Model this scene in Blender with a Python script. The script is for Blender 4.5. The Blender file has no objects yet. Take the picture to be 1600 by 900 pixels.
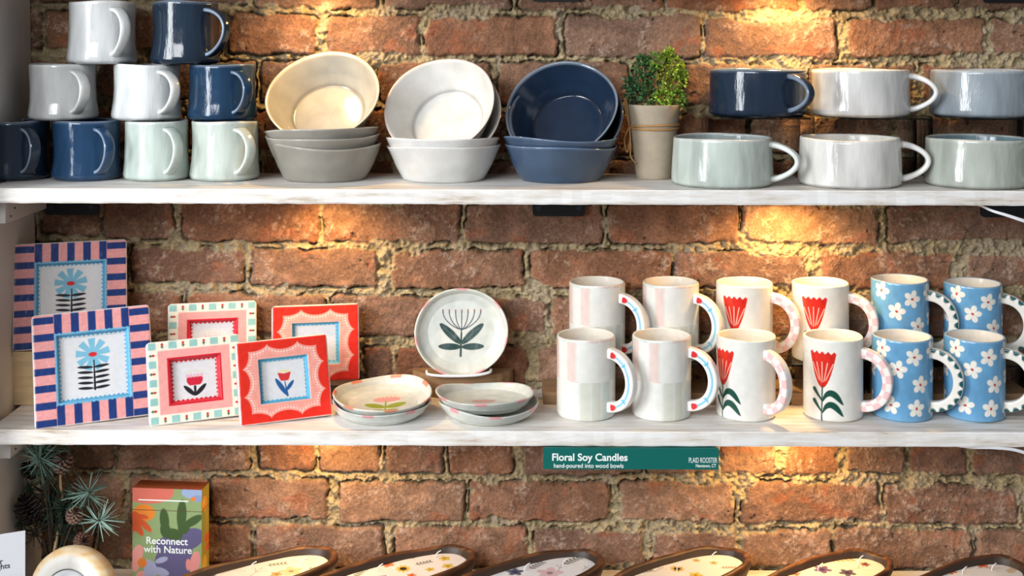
import bpy, bmesh, math, random
import numpy as np
from mathutils import Vector, Matrix, Euler
PI = math.pi
C = bpy.context.scene.collection
SC = bpy.context.scene

# ------------------------------------------------------------ camera
ROLL = math.radians(0.15)
CAMZ = 1.5
FPX = 2000.0
cam_d = bpy.data.cameras.new('camera'); cam = bpy.data.objects.new('camera', cam_d); C.objects.link(cam)
cam.location = (0, 0, CAMZ); cam.rotation_euler = (PI/2, -ROLL, 0)
cam_d.sensor_width = 36; cam_d.lens = FPX/1600*36; cam_d.shift_y = -(450-60)/1600
cam_d.clip_start = 0.05
SC.camera = cam
# ------------------------------------------------------------ view, world and lights
SC.view_settings.view_transform = 'Standard'; SC.view_settings.look = 'None'
SC.view_settings.gamma = 1; SC.view_settings.use_curve_mapping = False
SC.view_settings.exposure = -0.07
w = bpy.data.worlds.new('shop'); SC.world = w; w.use_nodes = True
w.node_tree.nodes['Background'].inputs[0].default_value = (0.92, 0.95, 1.0, 1)
w.node_tree.nodes['Background'].inputs[1].default_value = 0.20
def area(name, loc, target, size, size_y, power, col):
    l = bpy.data.lights.new(name, 'AREA'); l.shape = 'RECTANGLE'; l.size = size; l.size_y = size_y
    l.energy = power; l.color = col
    o = bpy.data.objects.new(name, l); C.objects.link(o); o.location = loc
    o.rotation_euler = (Vector(target)-Vector(loc)).to_track_quat('-Z', 'Y').to_euler()
    return o
area('window_light', (-2.1, 0.05, 1.9), (0.0, 2.0, 1.1), 0.75, 1.7, 76, (0.93, 0.97, 1.0))
area('front_fill_light', (-1.35, -1.6, 2.5), (0.1, 2.0, 1.0), 1.7, 1.0, 88, (0.95, 0.97, 1.0))  # added fill lamp from the front left, brightens the shelf fronts
PUCK_POWER = 1.2
PUCK_COL = (1.0, 0.60, 0.21)

# ------------------------------------------------------------ measures
YF, YW = 1.785, 2.005                 # shelf front, wall face
D1, D2, D3, DT = 0.2111, 0.5482, 0.83, -0.126   # shelf tops below eye level
Z1, Z2, Z3, ZT = CAMZ-D1, CAMZ-D2, CAMZ-D3, CAMZ-DT
TH = 0.0205
cr, sr = math.cos(ROLL), math.sin(ROLL)
def W(px, py, Y):
    dx, dy = px-800, py-60
    return Vector(((dx*cr+dy*sr)/FPX*Y, Y, CAMZ-(dy*cr-dx*sr)/FPX*Y))
def onplane(px, py, drop):
    dx, dy = px-800, py-60
    Y = drop*FPX/(dy*cr-dx*sr)
    return Vector(((dx*cr+dy*sr)/FPX*Y, Y, CAMZ-drop))

# ------------------------------------------------------------ numeric helpers
def lin(c):
    c = np.asarray(c, float)/255.0
    return np.where(c <= 0.04045, c/12.92, ((c+0.055)/1.055)**2.4)
def sst(x, a, b):
    t = np.clip((x-a)/(b-a), 0, 1); return t*t*(3-2*t)
def mixc(col, c, m):
    return col*(1-m[:, None]) + lin(c)[None, :]*m[:, None]
def flat(n, c): return np.tile(lin(c), (n, 1))
def hash2(ix, iy, seed):
    h = (ix.astype(np.int64)*374761393 + iy.astype(np.int64)*668265263 + seed*1274126177) & 0x7fffffff
    h = ((h ^ (h >> 13))*1274126177) & 0x7fffffff
    h = (h ^ (h >> 16)) & 0xffff
    return h/65535.0
def vnoise(x, y, seed=0):
    ix, iy = np.floor(x), np.floor(y); fx, fy = x-ix, y-iy
    fx = fx*fx*(3-2*fx); fy = fy*fy*(3-2*fy)
    a = hash2(ix, iy, seed); b = hash2(ix+1, iy, seed); c = hash2(ix, iy+1, seed); d = hash2(ix+1, iy+1, seed)
    return (a*(1-fx)+b*fx)*(1-fy) + (c*(1-fx)+d*fx)*fy
def fbm(x, y, seed=0, o=4):
    s = 0; a = 0.5
    for k in range(o):
        s = s + a*vnoise(x*2**k, y*2**k, seed+k*17); a *= 0.5
    return s/(1-0.5**o)
def ell(x, y, cx, cy, a, b, rot=0, s=0.0006):
    c_, s_ = math.cos(rot), math.sin(rot)
    u = ((x-cx)*c_+(y-cy)*s_)/a; v = (-(x-cx)*s_+(y-cy)*c_)/b
    d = (np.sqrt(u*u+v*v)-1)*min(a, b)
    return 1-sst(d, -s, s)
def seg(x, y, x0, y0, x1, y1, w0, w1=None, s=0.0005):
    if w1 is None: w1 = w0
    dx, dy = x1-x0, y1-y0; L = dx*dx+dy*dy
    t = np.clip(((x-x0)*dx+(y-y0)*dy)/L, 0, 1)
    d = np.hypot(x-x0-t*dx, y-y0-t*dy) - (w0+(w1-w0)*t)
    return 1-sst(d, -s, s)
def leafm(x, y, x0, y0, x1, y1, wd, s=0.0005):
    dx, dy = x1-x0, y1-y0; L = math.hypot(dx, dy)
    t = ((x-x0)*dx+(y-y0)*dy)/L/L; v = (-(x-x0)*dy+(y-y0)*dx)/L
    d = np.abs(v) - wd*np.sqrt(np.clip(np.sin(np.clip(t, 0, 1)*PI), 0, 1))
    d = np.where((t < 0) | (t > 1), 1.0, d)
    return 1-sst(d, -s, s)
def boxm(x, y, x0, y0, x1, y1, s=0.0005):
    d = np.maximum(np.maximum(x0-x, x-x1), np.maximum(y0-y, y-y1))
    return 1-sst(d, -s, s)

# ------------------------------------------------------------ materials
def mat(name, base=None, rough=0.5, attr=True, noise=0.0, nscale=60, bump=0.0, bscale=200, coat=0.0, spec=0.5, metal=0.0, stretch=(1, 1, 1), trans=0.0, sub=0.0):
    m = bpy.data.materials.new(name); m.use_nodes = True
    nt = m.node_tree; p = nt.nodes['Principled BSDF']
    p.inputs['Roughness'].default_value = rough; p.inputs['Metallic'].default_value = metal
    p.inputs['Coat Weight'].default_value = coat; p.inputs['Coat Roughness'].default_value = 0.05
    p.inputs['Specular IOR Level'].default_value = spec
    if sub: p.inputs['Subsurface Weight'].default_value = sub; p.inputs['Subsurface Radius'].default_value = (0.01, 0.006, 0.004); p.inputs['Subsurface Scale'].default_value = 1.0
    tc = nt.nodes.new('ShaderNodeTexCoord'); mp = nt.nodes.new('ShaderNodeMapping'); mp.inputs['Scale'].default_value = stretch
    nt.links.new(tc.outputs['Object'], mp.inputs['Vector'])
    src = None
    if attr:
        a = nt.nodes.new('ShaderNodeAttribute'); a.attribute_name = 'Col'; src = a.outputs['Color']
    else:
        r = nt.nodes.new('ShaderNodeRGB'); r.outputs[0].default_value = (*lin(base), 1); src = r.outputs[0]
    if noise:
        n = nt.nodes.new('ShaderNodeTexNoise'); n.inputs['Scale'].default_value = nscale; n.inputs['Detail'].default_value = 5
        nt.links.new(mp.outputs[0], n.inputs['Vector'])
        mr = nt.nodes.new('ShaderNodeMapRange'); mr.inputs['From Min'].default_value = 0.3; mr.inputs['From Max'].default_value = 0.7
        mr.inputs['To Min'].default_value = 1-noise; mr.inputs['To Max'].default_value = 1+noise*0.6
        nt.links.new(n.outputs['Fac'], mr.inputs['Value'])
        mx = nt.nodes.new('ShaderNodeVectorMath'); mx.operation = 'SCALE'
        nt.links.new(src, mx.inputs[0]); nt.links.new(mr.outputs[0], mx.inputs['Scale']); src = mx.outputs[0]
    nt.links.new(src, p.inputs['Base Color'])
    if bump:
        n2 = nt.nodes.new('ShaderNodeTexNoise'); n2.inputs['Scale'].default_value = bscale; n2.inputs['Detail'].default_value = 6
        nt.links.new(mp.outputs[0], n2.inputs['Vector'])
        b = nt.nodes.new('ShaderNodeBump'); b.inputs['Strength'].default_value = 1.0; b.inputs['Distance'].default_value = bump
        nt.links.new(n2.outputs['Fac'], b.inputs['Height']); nt.links.new(b.outputs[0], p.inputs['Normal'])
        if coat: nt.links.new(b.outputs[0], p.inputs['Coat Normal'])
    return m
M_wall = mat('brick_and_mortar', rough=0.92, noise=0.28, nscale=260, bump=0.0016, bscale=330, spec=0.25)
M_glaze = mat('glazed_stoneware', rough=0.13, noise=0.32, nscale=34, bump=0.0026, bscale=34, stretch=(1, 1, 0.22), spec=0.55)
M_paint = mat('painted_ceramic', rough=0.2, noise=0.05, nscale=90, bump=0.0005, bscale=45, spec=0.5)
M_bowl = mat('glazed_bowl', rough=0.12, noise=0.14, nscale=24, bump=0.0006, bscale=25, spec=0.5)
M_satin = mat('painted_wood_or_paper', rough=0.45, noise=0.03, nscale=120)
M_frame = mat('painted_ceramic_frame', rough=0.28, noise=0.05, nscale=150, bump=0.0002, bscale=120, spec=0.35)
M_wax = mat('candle_wax', rough=0.45, noise=0.03, nscale=40)
M_bark = mat('dark_carved_wood', rough=0.5, noise=0.5, nscale=35, bump=0.0015, bscale=60, stretch=(0.35, 1, 1))
M_pot = mat('pot_clay', base=(166, 152, 132), attr=False, rough=0.85, noise=0.07, nscale=80, bump=0.0004, bscale=200)
M_leaf = mat('leaf', rough=0.6, noise=0.15, nscale=200)
M_twine = mat('twine', base=(176, 134, 84), attr=False, rough=0.95, noise=0.3, nscale=600, bump=0.0006, bscale=900)
M_black = mat('black_steel', base=(20, 21, 25), attr=False, rough=0.45, noise=0.1)
M_steel = mat('dark_screw_steel', base=(70, 72, 78), attr=False, rough=0.35, metal=0.7)
M_white = mat('white_plastic', base=(225, 226, 230), attr=False, rough=0.3)
M_pine = mat('pine_wood', base=(226, 196, 150), attr=False, rough=0.6, noise=0.16, nscale=22, stretch=(1, 6, 6), bump=0.0003, bscale=90)
M_brownwood = mat('brown_wood', base=(150, 118, 84), attr=False, rough=0.7, noise=0.25, nscale=30, stretch=(1, 6, 6), bump=0.0004, bscale=90)
M_darkwood = mat('dark_wood', base=(60, 56, 58), attr=False, rough=0.6, noise=0.2)
M_panel = mat('painted_panel', base=(214, 210, 206), attr=False, rough=0.6, noise=0.05, nscale=8, bump=0.0005, bscale=40)
M_text = mat('white_lettering', base=(240, 244, 240), attr=False, rough=0.6)
M_dtext = mat('dark_lettering', base=(60, 60, 66), attr=False, rough=0.6)
def shelf_mat():
    m = mat('whitewashed_wood', base=(232, 229, 224), attr=False, rough=0.55, bump=0.0006, bscale=60, stretch=(0.12, 1, 1))
    nt = m.node_tree; p = nt.nodes['Principled BSDF']
    mp = [n for n in nt.nodes if n.type == 'MAPPING'][0]
    n = nt.nodes.new('ShaderNodeTexNoise'); n.inputs['Scale'].default_value = 70; n.inputs['Detail'].default_value = 8; n.inputs['Roughness'].default_value = 0.65
    nt.links.new(mp.outputs[0], n.inputs['Vector'])
    r = nt.nodes.new('ShaderNodeValToRGB'); e = r.color_ramp.elements
    e[0].position = 0.30; e[0].color = (*lin((168, 146, 120)), 1)
    e[1].position = 0.56; e[1].color = (*lin((238, 236, 233)), 1)
    x = e.new(0.40); x.color = (*lin((218, 209, 198)), 1)
    nt.links.new(n.outputs['Fac'], r.inputs['Fac']); nt.links.new(r.outputs[0], p.inputs['Base Color'])
    return m
M_shelf = shelf_mat()
def acrylic():
    m = bpy.data.materials.new('clear_acrylic'); m.use_nodes = True; nt = m.node_tree
    nt.nodes.remove(nt.nodes['Principled BSDF']); out = nt.nodes['Material Output']
    t = nt.nodes.new('ShaderNodeBsdfTransparent'); t.inputs[0].default_value = (0.93, 0.95, 0.95, 1)
    g = nt.nodes.new('ShaderNodeBsdfGlossy'); g.inputs['Roughness'].default_value = 0.05
    f = nt.nodes.new('ShaderNodeFresnel'); f.inputs[0].default_value = 1.45
    x = nt.nodes.new('ShaderNodeMixShader')
    nt.links.new(f.outputs[0], x.inputs[0]); nt.links.new(t.outputs[0], x.inputs[1]); nt.links.new(g.outputs[0], x.inputs[2]); nt.links.new(x.outputs[0], out.inputs[0])
    return m
M_acrylic = acrylic()
def emis(name, col, s):
    m = bpy.data.materials.new(name); m.use_nodes = True; p = m.node_tree.nodes['Principled BSDF']
    p.inputs['Emission Color'].default_value = (*col, 1); p.inputs['Emission Strength'].default_value = s; return m
M_led = emis('warm_led', (1.0, 0.62, 0.25), 40)

# ------------------------------------------------------------ object helpers
def link(name, me, m=None, parent=None):
    if m is not None and len(me.materials) == 0: me.materials.append(m)
    o = bpy.data.objects.new(name, me); C.objects.link(o)
    if parent is not None: o.parent = parent
    return o
def npmesh(name, V, F, col=None, smooth=True, tri=None):
    V = np.asarray(V, np.float32); F = np.asarray(F, np.int32)
    me = bpy.data.meshes.new(name)
    T = np.asarray(tri, np.int32) if tri is not None and len(tri) else np.zeros((0, 3), np.int32)
    nf = len(F)+len(T)
    me.vertices.add(len(V)); me.vertices.foreach_set('co', V.ravel())
    loops = np.concatenate([F.ravel(), T.ravel()])
    me.loops.add(len(loops)); me.loops.foreach_set('vertex_index', loops)
    me.polygons.add(nf)
    st = np.concatenate([np.arange(len(F))*4, len(F)*4+np.arange(len(T))*3]).astype(np.int32)
    me.polygons.foreach_set('loop_start', st)
    me.update(calc_edges=True); me.validate()
    if smooth: me.polygons.foreach_set('use_smooth', np.ones(len(me.polygons), bool))
    if col is not None:
        a = me.color_attributes.new('Col', 'FLOAT_COLOR', 'POINT')
        cc = np.ones((len(V), 4), np.float32); cc[:, :3] = np.clip(col, 0, 1)
        a.data.foreach_set('color', cc.ravel())
    me.update()
    return me
def tag(o, label=None, cat=None, group=None, kind=None):
    if label: o['label'] = label
    if cat: o['category'] = cat
    if group: o['group'] = group
    if kind: o['kind'] = kind
    return o
def thing(name, label, cat, loc, rz=0, group=None):
    o = bpy.data.objects.new(name, None); C.objects.link(o); o.empty_display_size = 0.02
    o.location = loc; o.rotation_euler = (0, 0, rz)
    return tag(o, label, cat, group)
def dup(root, label, loc, rz=0, group=None, rot=None):
    r = root.copy(); C.objects.link(r); r.location = loc; r.rotation_euler = rot if rot is not None else (0, 0, rz)
    r['label'] = label
    if group: r['group'] = group
    for ch in list(root.children):
        c = ch.copy(); C.objects.link(c); c.parent = r
        for g in list(ch.children):
            d = g.copy(); C.objects.link(d); d.parent = c
    return r
def bmlink(name, bm, m, parent=None, bev=0.0, smooth=False, seg_=2):
    if bev: bmesh.ops.bevel(bm, geom=list(bm.edges), offset=bev, segments=seg_, affect='EDGES', profile=0.6)
    me = bpy.data.meshes.new(name); bm.normal_update(); bm.to_mesh(me); bm.free()
    if smooth:
        for p in me.polygons: p.use_smooth = True
    return link(name, me, m, parent)
def bx(bm, x0, y0, z0, x1, y1, z1):
    r = bmesh.ops.create_cube(bm, size=1.0)
    bmesh.ops.scale(bm, vec=(x1-x0, y1-y0, z1-z0), verts=r['verts'])
    bmesh.ops.translate(bm, vec=((x0+x1)/2, (y0+y1)/2, (z0+z1)/2), verts=r['verts'])
    return r['verts']
def cyl(bm, r1, r2, z0, z1, n=48, x=0, y=0):
    r = bmesh.ops.create_cone(bm, cap_ends=True, segments=n, radius1=r1, radius2=r2, depth=z1-z0)
    bmesh.ops.translate(bm, vec=(x, y, (z0+z1)/2), verts=r['verts']); return r['verts']
def densify(poly, ds):
    out = []; kinds = []
    for (r0, z0, k0), (r1, z1, k1) in zip(poly[:-1], poly[1:]):
        d = math.hypot(r1-r0, z1-z0); n = max(1, int(round(d/ds)))
        for i in range(n):
            t = i/n; out.append((r0+(r1-r0)*t, z0+(z1-z0)*t)); kinds.append(k1)
    out.append(poly[-1][:2]); kinds.append(poly[-1][2])
    return np.array(out), np.array(kinds)
def lathe(name, poly, n, ds, colf, wob=0.0, wz=0.0, seed=0, htop=None, twist=0.0):
    """poly runs (r, z, kind) from the outer bottom centre up over the rim to the inner bottom centre."""
    P, K = densify(poly, ds)
    P[0, 0] = 0; P[-1, 0] = 0
    R = P[1:-1, 0]; Z = P[1:-1, 1]; Kk = K[1:-1]; m = len(R)
    th = np.arange(n)/n*2*PI
    TH_, RR = np.meshgrid(th, R); _, ZZ = np.meshgrid(th, Z); _, KK = np.meshgrid(th, Kk)
    rnd = np.random.RandomState(seed); p = rnd.rand(6)*2*PI
    h = htop or Z.max()
    wv = (np.sin(2*TH_+p[0])*0.5+np.sin(3*TH_+p[1]+ZZ/h*2)*0.3+np.sin(5*TH_+p[2]+ZZ/h*3)*0.2)
    r2 = RR*(1+wob*wv*(0.35+0.65*ZZ/h)) + RR*wob*0.6*np.sin(ZZ/h*5+p[3]+np.sin(TH_+p[4]))
    z2 = ZZ + wz*(np.sin(2*TH_+p[5])*0.6+np.sin(3*TH_+p[0])*0.4)*(ZZ/h)**2
    X = r2*np.sin(TH_); Y = -r2*np.cos(TH_)     # theta 0 faces local -Y, grows towards +X
    V = np.stack([X.ravel(), Y.ravel(), z2.ravel()], 1)
    V = np.vstack([V, [[0, 0, P[0, 1]], [0, 0, P[-1, 1]]]])
    i = np.arange(m-1)[:, None]*n; j = np.arange(n)[None, :]; j2 = (j+1) % n
    F = np.stack([i+j, i+j2, i+n+j2, i+n+j], -1).reshape(-1, 4)
    jj = np.arange(n); T = np.concatenate([np.stack([np.full(n, m*n), (jj+1) % n, jj], 1), np.stack([np.full(n, m*n+1), (m-1)*n+jj, (m-1)*n+(jj+1) % n], 1)])
    tt = ((TH_.ravel()+PI) % (2*PI))-PI
    col = colf(np.append(tt, [0, 0]), np.append(RR.ravel(), [0, 0]), np.append(ZZ.ravel(), [P[0, 1], P[-1, 1]]), np.append(KK.ravel(), [0, 2]))
    return npmesh(name, V, F, col, tri=T)
def sweep(name, path, normal_b, a, b, colf, ns=28, power=2.6, flare=0.25):
    """path Nx3 ; a in-plane half thickness, b half width along normal_b"""
    Pt = np.asarray(path, float); N = len(Pt); T = np.gradient(Pt, axis=0); T /= np.linalg.norm(T, axis=1)[:, None]
    B = np.tile(np.asarray(normal_b, float), (N, 1)); Nn = np.cross(B, T); Nn /= np.linalg.norm(Nn, axis=1)[:, None]
    ang = np.arange(ns)/ns*2*PI
    cx = np.sign(np.cos(ang))*np.abs(np.cos(ang))**(2/power); cy = np.sign(np.sin(ang))*np.abs(np.sin(ang))**(2/power)
    t = np.linspace(0, 1, N)
    fl = 1+flare*(np.exp(-t/0.05)+np.exp(-(1-t)/0.05))
    V = Pt[:, None, :] + Nn[:, None, :]*(cx[None, :, None]*(a*fl)[:, None, None]) + B[:, None, :]*(cy[None, :, None]*(b*fl)[:, None, None])
    V = V.reshape(-1, 3)
    i = np.arange(N-1)[:, None]*ns; j = np.arange(ns)[None, :]; j2 = (j+1) % ns
    F = np.stack([i+j, i+j2, i+ns+j2, i+ns+j], -1).reshape(-1, 4)
    V = np.vstack([V, Pt[0], Pt[-1]]); jj = np.arange(ns)
    Tn = np.concatenate([np.stack([np.full(ns, N*ns), (jj+1) % ns, jj], 1), np.stack([np.full(ns, N*ns+1), (N-1)*ns+jj, (N-1)*ns+(jj+1) % ns], 1)])
    tt = np.append(np.repeat(t, ns), [0, 1]); nn = np.append(np.tile(cx, N), [0, 0]); bb = np.append(np.tile(cy, N), [0, 0])
    return npmesh(name, V, F, colf(tt, nn, bb), tri=Tn)
def tube(name, pts, r, m, parent=None, sub=6, ns=8):
    P = [Vector(p) for p in pts]; out = []
    Q = [P[0]*2-P[1]]+P+[P[-1]*2-P[-2]]
    for i in range(1, len(Q)-2):
        for k in range(sub):
            t = k/sub; p0, p1, p2, p3 = Q[i-1:i+3]
            out.append(0.5*((2*p1)+(p2-p0)*t+(2*p0-5*p1+4*p2-p3)*t*t+(3*p1-p0-3*p2+p3)*t**3))
    out.append(P[-1])
    bm = bmesh.new(); rings = []
    up = Vector((0.13, 0.21, 0.97))
    for i, p in enumerate(out):
        d = (out[min(i+1, len(out)-1)]-out[max(i-1, 0)]).normalized()
        u = d.cross(up); u = u.normalized() if u.length > 1e-4 else d.orthogonal().normalized(); v = d.cross(u)
        rings.append([bm.verts.new(p+(u*math.cos(a)+v*math.sin(a))*r) for a in [2*PI*k/ns for k in range(ns)]])
    for a_, b_ in zip(rings[:-1], rings[1:]):
        for k in range(ns): bm.faces.new((a_[k], a_[(k+1) % ns], b_[(k+1) % ns], b_[k]))
    bm.faces.new(rings[0][::-1]); bm.faces.new(rings[-1])
    return bmlink(name, bm, m, parent, smooth=True)
def textmesh(name, s, size, m, loc, rot, parent=None, depth=0.0002, bold=0.0, align='LEFT', sx=1.0, space=1.0):
    cu = bpy.data.curves.new(name, 'FONT'); cu.body = s; cu.size = size; cu.extrude = depth; cu.offset = bold; cu.align_x = align; cu.space_character = space
    t = bpy.data.objects.new(name, cu); C.objects.link(t)
    bpy.context.view_layer.update()
    me = bpy.data.meshes.new_from_object(t.evaluated_get(bpy.context.evaluated_depsgraph_get()))
    bpy.data.objects.remove(t); bpy.data.curves.remove(cu)
    me.materials.clear()
    o = link(name, me, m, parent); o.location = loc; o.rotation_euler = rot; o.scale = (sx, 1, 1)
    return o

# ============================================================ SETTING: the brick wall
def build_wall():
    x0, x1, z0, z1 = -0.84, 0.93, 0.60, 1.66
    st = 0.00165
    nx = int((x1-x0)/st); nz = int((z1-z0)/st)
    xs = np.linspace(x0, x1, nx); zs = np.linspace(z0, z1, nz)
    X, Z = np.meshgrid(xs, zs); X = X.ravel(); Z = Z.ravel()
    k = FPX/YW
    U = 800+X*k; Vv = 60+(CAMZ-Z)*k
    rows = [
        (-122, -64, [(70, 10), (310, 12), (520, 12), (700, 10), (930, 12), (1140, 12), (1345, 12), (1580, 12)]),
        (-47, 13, [(180, 10), (390, 12), (598, 12), (807, 14), (1040, 10), (1255, 12), (1364, 7), (1495, 10)]),
        (28, 88, [(66, 10), (352, 14), (503, 20), (662, 10), (879, 14), (1098, 10), (1318, 22), (1545, 10)]),
        (102, 161, [(150, 10), (402, 12), (585, 18), (775, 14), (985, 12), (1067, 10), (1263, 10), (1435, 12)]),
        (178, 236, [(70, 12), (290, 12), (505, 12), (725, 12), (950, 12), (1171, 10), (1397, 10), (1590, 10)]),
        (251, 308, [(190, 12), (410, 12), (620, 12), (850, 14), (1060, 10), (1280, 10), (1490, 10)]),
        (320, 379, [(61, 14), (160, 8), (277, 18), (500, 10), (724, 12), (946, 12), (1158, 9), (1380, 18)]),
        (394, 450, [(199, 10), (387, 14), (603, 24), (826, 14), (1053, 8), (1270, 20), (1502, 18)]),
        (466, 524, [(70, 12), (290, 12), (513, 12), (690, 10), (861, 6), (1090, 12), (1310, 12), (1530, 12)]),
        (542, 600, [(170, 12), (380, 12), (567, 14), (618, 10), (834, 16), (1010, 12), (1240, 12), (1460, 12)]),
        (614, 668, [(60, 12), (300, 12), (500, 12), (720, 12), (940, 12), (1170, 12), (1390, 12)]),
        (683, 741, [(80, 10), (182, 9), (397, 16), (496, 12), (600, 12), (700, 12), (810, 20), (1010, 10), (1121, 10), (1220, 10), (1316, 10), (1418, 10), (1520, 12)]),
        (757, 816, [(60, 10), (199, 12), (327, 8), (522, 22), (732, 10), (962, 18), (1157, 14), (1381, 12), (1598, 10)]),
        (829, 886, [(150, 12), (398, 10), (612, 20), (832, 16), (1016, 12), (1158, 8), (1303, 8), (1524, 10)]),
        (902, 975, [(60, 12), (280, 12), (490, 12), (720, 12), (940, 12), (1160, 12), (1400, 12)]),
    ]
    slope = -10*np.clip((650-U)/650, 0, 1.3)
    v = Vv - slope + (fbm(U/90, Vv/90, 3, 2)-0.5)*7 + (fbm(U/14, Vv/14, 5, 3)-0.5)*8.0
    u = U + (fbm(U/60, Vv/60, 9, 2)-0.5)*7 + (fbm(U/13, Vv/13, 11, 3)-0.5)*8.0
    d = np.full(len(U), -30.0); bid = np.zeros(len(U), int)
    for ri, (t, b, js) in enumerate(rows):
        js = [(-60, 10)]+js+[(1780, 10)]
        for bi in range(len(js)-1):
            L = js[bi][0]+js[bi][1]/2; R = js[bi+1][0]-js[bi+1][1]/2
            rnd = random.Random(ri*31+bi); tt = t+rnd.uniform(-2, 2); bb = b+rnd.uniform(-2, 2)
            cx, cy = (L+R)/2, (tt+bb)/2; hw, hh = (R-L)/2, (bb-tt)/2; rc = 5
            sel = (np.abs(u-cx) < hw+16) & (np.abs(v-cy) < hh+16)
            qx = np.abs(u[sel]-cx)-hw+rc; qy = np.abs(v[sel]-cy)-hh+rc
            dd = -(np.hypot(np.maximum(qx, 0), np.maximum(qy, 0))+np.minimum(np.maximum(qx, qy), 0)-rc)
            idx = np.where(sel)[0]; better = dd > d[idx]
            d[idx[better]] = dd[better]; bid[idx[better]] = ri*40+bi+1
    n1 = fbm(U/10, Vv/10, 21, 4); n2 = fbm(U/30, Vv/30, 25, 3); n3 = fbm(U/4.5, Vv/4.5, 27, 3)
    big = fbm(U/120, Vv/100, 33, 2)
    # mortar smeared over some brick edges
    smear = sst(big+0.5*(n2-0.5), 0.60, 0.68)
    db = d - smear*(9*n2)
    mask = sst(db+(n1-0.5)*5, -2.4, -0.2)
    r1 = hash2(bid, bid*0+3, 5); r2 = hash2(bid, bid*0+7, 9); r3 = hash2(bid, bid*0+11, 2)
    hb = 0.0105+(r1-0.5)*0.004 + (n2-0.5)*0.005+(n1-0.5)*0.0028+(n3-0.5)*0.0014
    edge = sst(d, -1.5, 3.5); hb = hb-0.0025*(1-edge)
    pits = sst(vnoise(U/6, Vv/6, 55), 0.90, 0.97)*sst(vnoise(U/40, Vv/40, 56), 0.5, 0.8); hb = hb-0.004*pits
    hm = 0.0062+(n2-0.5)*0.010+(n1-0.5)*0.014+(n3-0.5)*0.010
    crev = np.exp(-((d+2.6)/1.25)**2)*sst(fbm(U/38, Vv/22, 71, 2), 0.44, 0.54)*(1-smear)
    H = hm*(1-mask)+hb*mask - crev*0.011
    # colour
    c1 = lin((138, 103, 82)); c2 = lin((160, 124, 99)); c3 = lin((120, 95, 84)); c4 = lin((146, 97, 68))
    base = c1[None]*(1-r1[:, None])+c2[None]*r1[:, None]
    base = base*(1-0.6*r2[:, None])+c3[None]*(0.6*r2[:, None])
    q = sst(r3, 0.55, 1.0)*0.7; base = base*(1-q[:, None])+c4[None]*q[:, None]
    bl = sst(n2, 0.40, 0.70); n4 = vnoise(U/1.7, Vv/1.7, 91); base = base*(0.80+0.36*bl)[:, None]*(0.86+0.28*n4)[:, None]*(0.8+0.4*n3)[:, None]
    sp = sst(n1*0.45+n3*0.35+n4*0.2, 0.50, 0.72)*sst(fbm(U/50, Vv/40, 81, 3), 0.38, 0.66)*0.6
    base = base*(1-sp[:, None])+lin((200, 178, 158))[None]*sp[:, None]
    orr = sst(fbm(U/34, Vv/26, 85, 3), 0.66, 0.76)*0.35; base = base*(1-orr[:, None])+lin((166, 92, 60))[None]*orr[:, None]
    base = base*(1-0.55*pits)[:, None]
    mc = lin((178, 160, 124))[None]*(0.46+0.80*n1[:, None])*(0.75+0.5*n3[:, None])
    g = sst(n2, 0.5, 0.75)[:, None]*0.5; mc = mc*(1-g)+lin((172, 158, 138))[None]*g
    col = mc*(1-mask[:, None])+base*mask[:, None]
    col = col*(1-0.75*crev)[:, None]
    Y = YW+0.010-H
    V = np.stack([X, Y, Z], 1)
    i = np.arange(nz-1)[:, None]*nx; j = np.arange(nx-1)[None, :]
    F = np.stack([i+j, i+j+1, i+nx+j+1, i+nx+j], -1).reshape(-1, 4)
    # close the slab behind so it has real thickness
    nb = len(V)
    Vb = np.array([[x0, YW+0.10, z0], [x1, YW+0.10, z0], [x1, YW+0.10, z1], [x0, YW+0.10, z1]])
    V = np.vstack([V, Vb]); col = np.vstack([col, np.tile(lin((150, 95, 75)), (4, 1))])
    c00, c10, c11, c01 = 0, nx-1, nz*nx-1, (nz-1)*nx
    F = np.vstack([F, [[nb, nb+3, nb+2, nb+1], [c00, nb, nb+1, c10], [c10, nb+1, nb+2, c11], [c11, nb+2, nb+3, c01], [c01, nb+3, nb, c00]]])
    o = link('wall_back', npmesh('wall_back', V, F, col), M_wall)
    tag(o, 'old red brick wall with rough sandy mortar joints', 'wall', kind='structure')
build_wall()
# left painted upright panel, its top leaning a little outwards
bm = bmesh.new(); bx(bm, -0.784, 1.72, 0.61, -0.744, 2.003, 1.655)
for v_ in bm.verts: v_.co.x += (1.14-v_.co.z)*0.024
o = bmlink('wall_left', bm, M_panel, bev=0.0015); tag(o, 'grey white painted upright panel at left end of shelves', 'wall', kind='structure')

# ============================================================ shelves
def shelf(z, y0, x0, x1, label, seed):
    bm = bmesh.new(); bx(bm, x0, y0, z-TH, x1, YW-0.006, z)
    bmesh.ops.subdivide_edges(bm, edges=[e for e in bm.edges if abs(e.verts[0].co.x-e.verts[1].co.x) > 0.5], cuts=120)
    rnd = random.Random(seed)
    vs = {}
    for v in bm.verts:
        k_ = (round(v.co.x, 4))
        if k_ not in vs: vs[k_] = (rnd.uniform(-1, 1), rnd.uniform(-1, 1))
        a, b = vs[k_]
        if v.co.y < y0+0.01:
            v.co.y += 0.0005*a
            if v.co.z < z-0.01: v.co.z += 0.0004*b
    eds = [e for e in bm.edges if len(e.link_faces) == 2 and e.calc_face_angle() > 1.0 and all(v.co.y < y0+0.01 for v in e.verts)]
    bmesh.ops.bevel(bm, geom=eds, offset=0.002, segments=2, affect='EDGES')
    o = bmlink('shelf_board', bm, M_shelf); tag(o, label, 'shelf'); return o
shelf(Z1, YF, -0.741+0.003, 0.92, 'whitewashed wooden shelf board carrying glazed mugs and bowls', 1)
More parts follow.
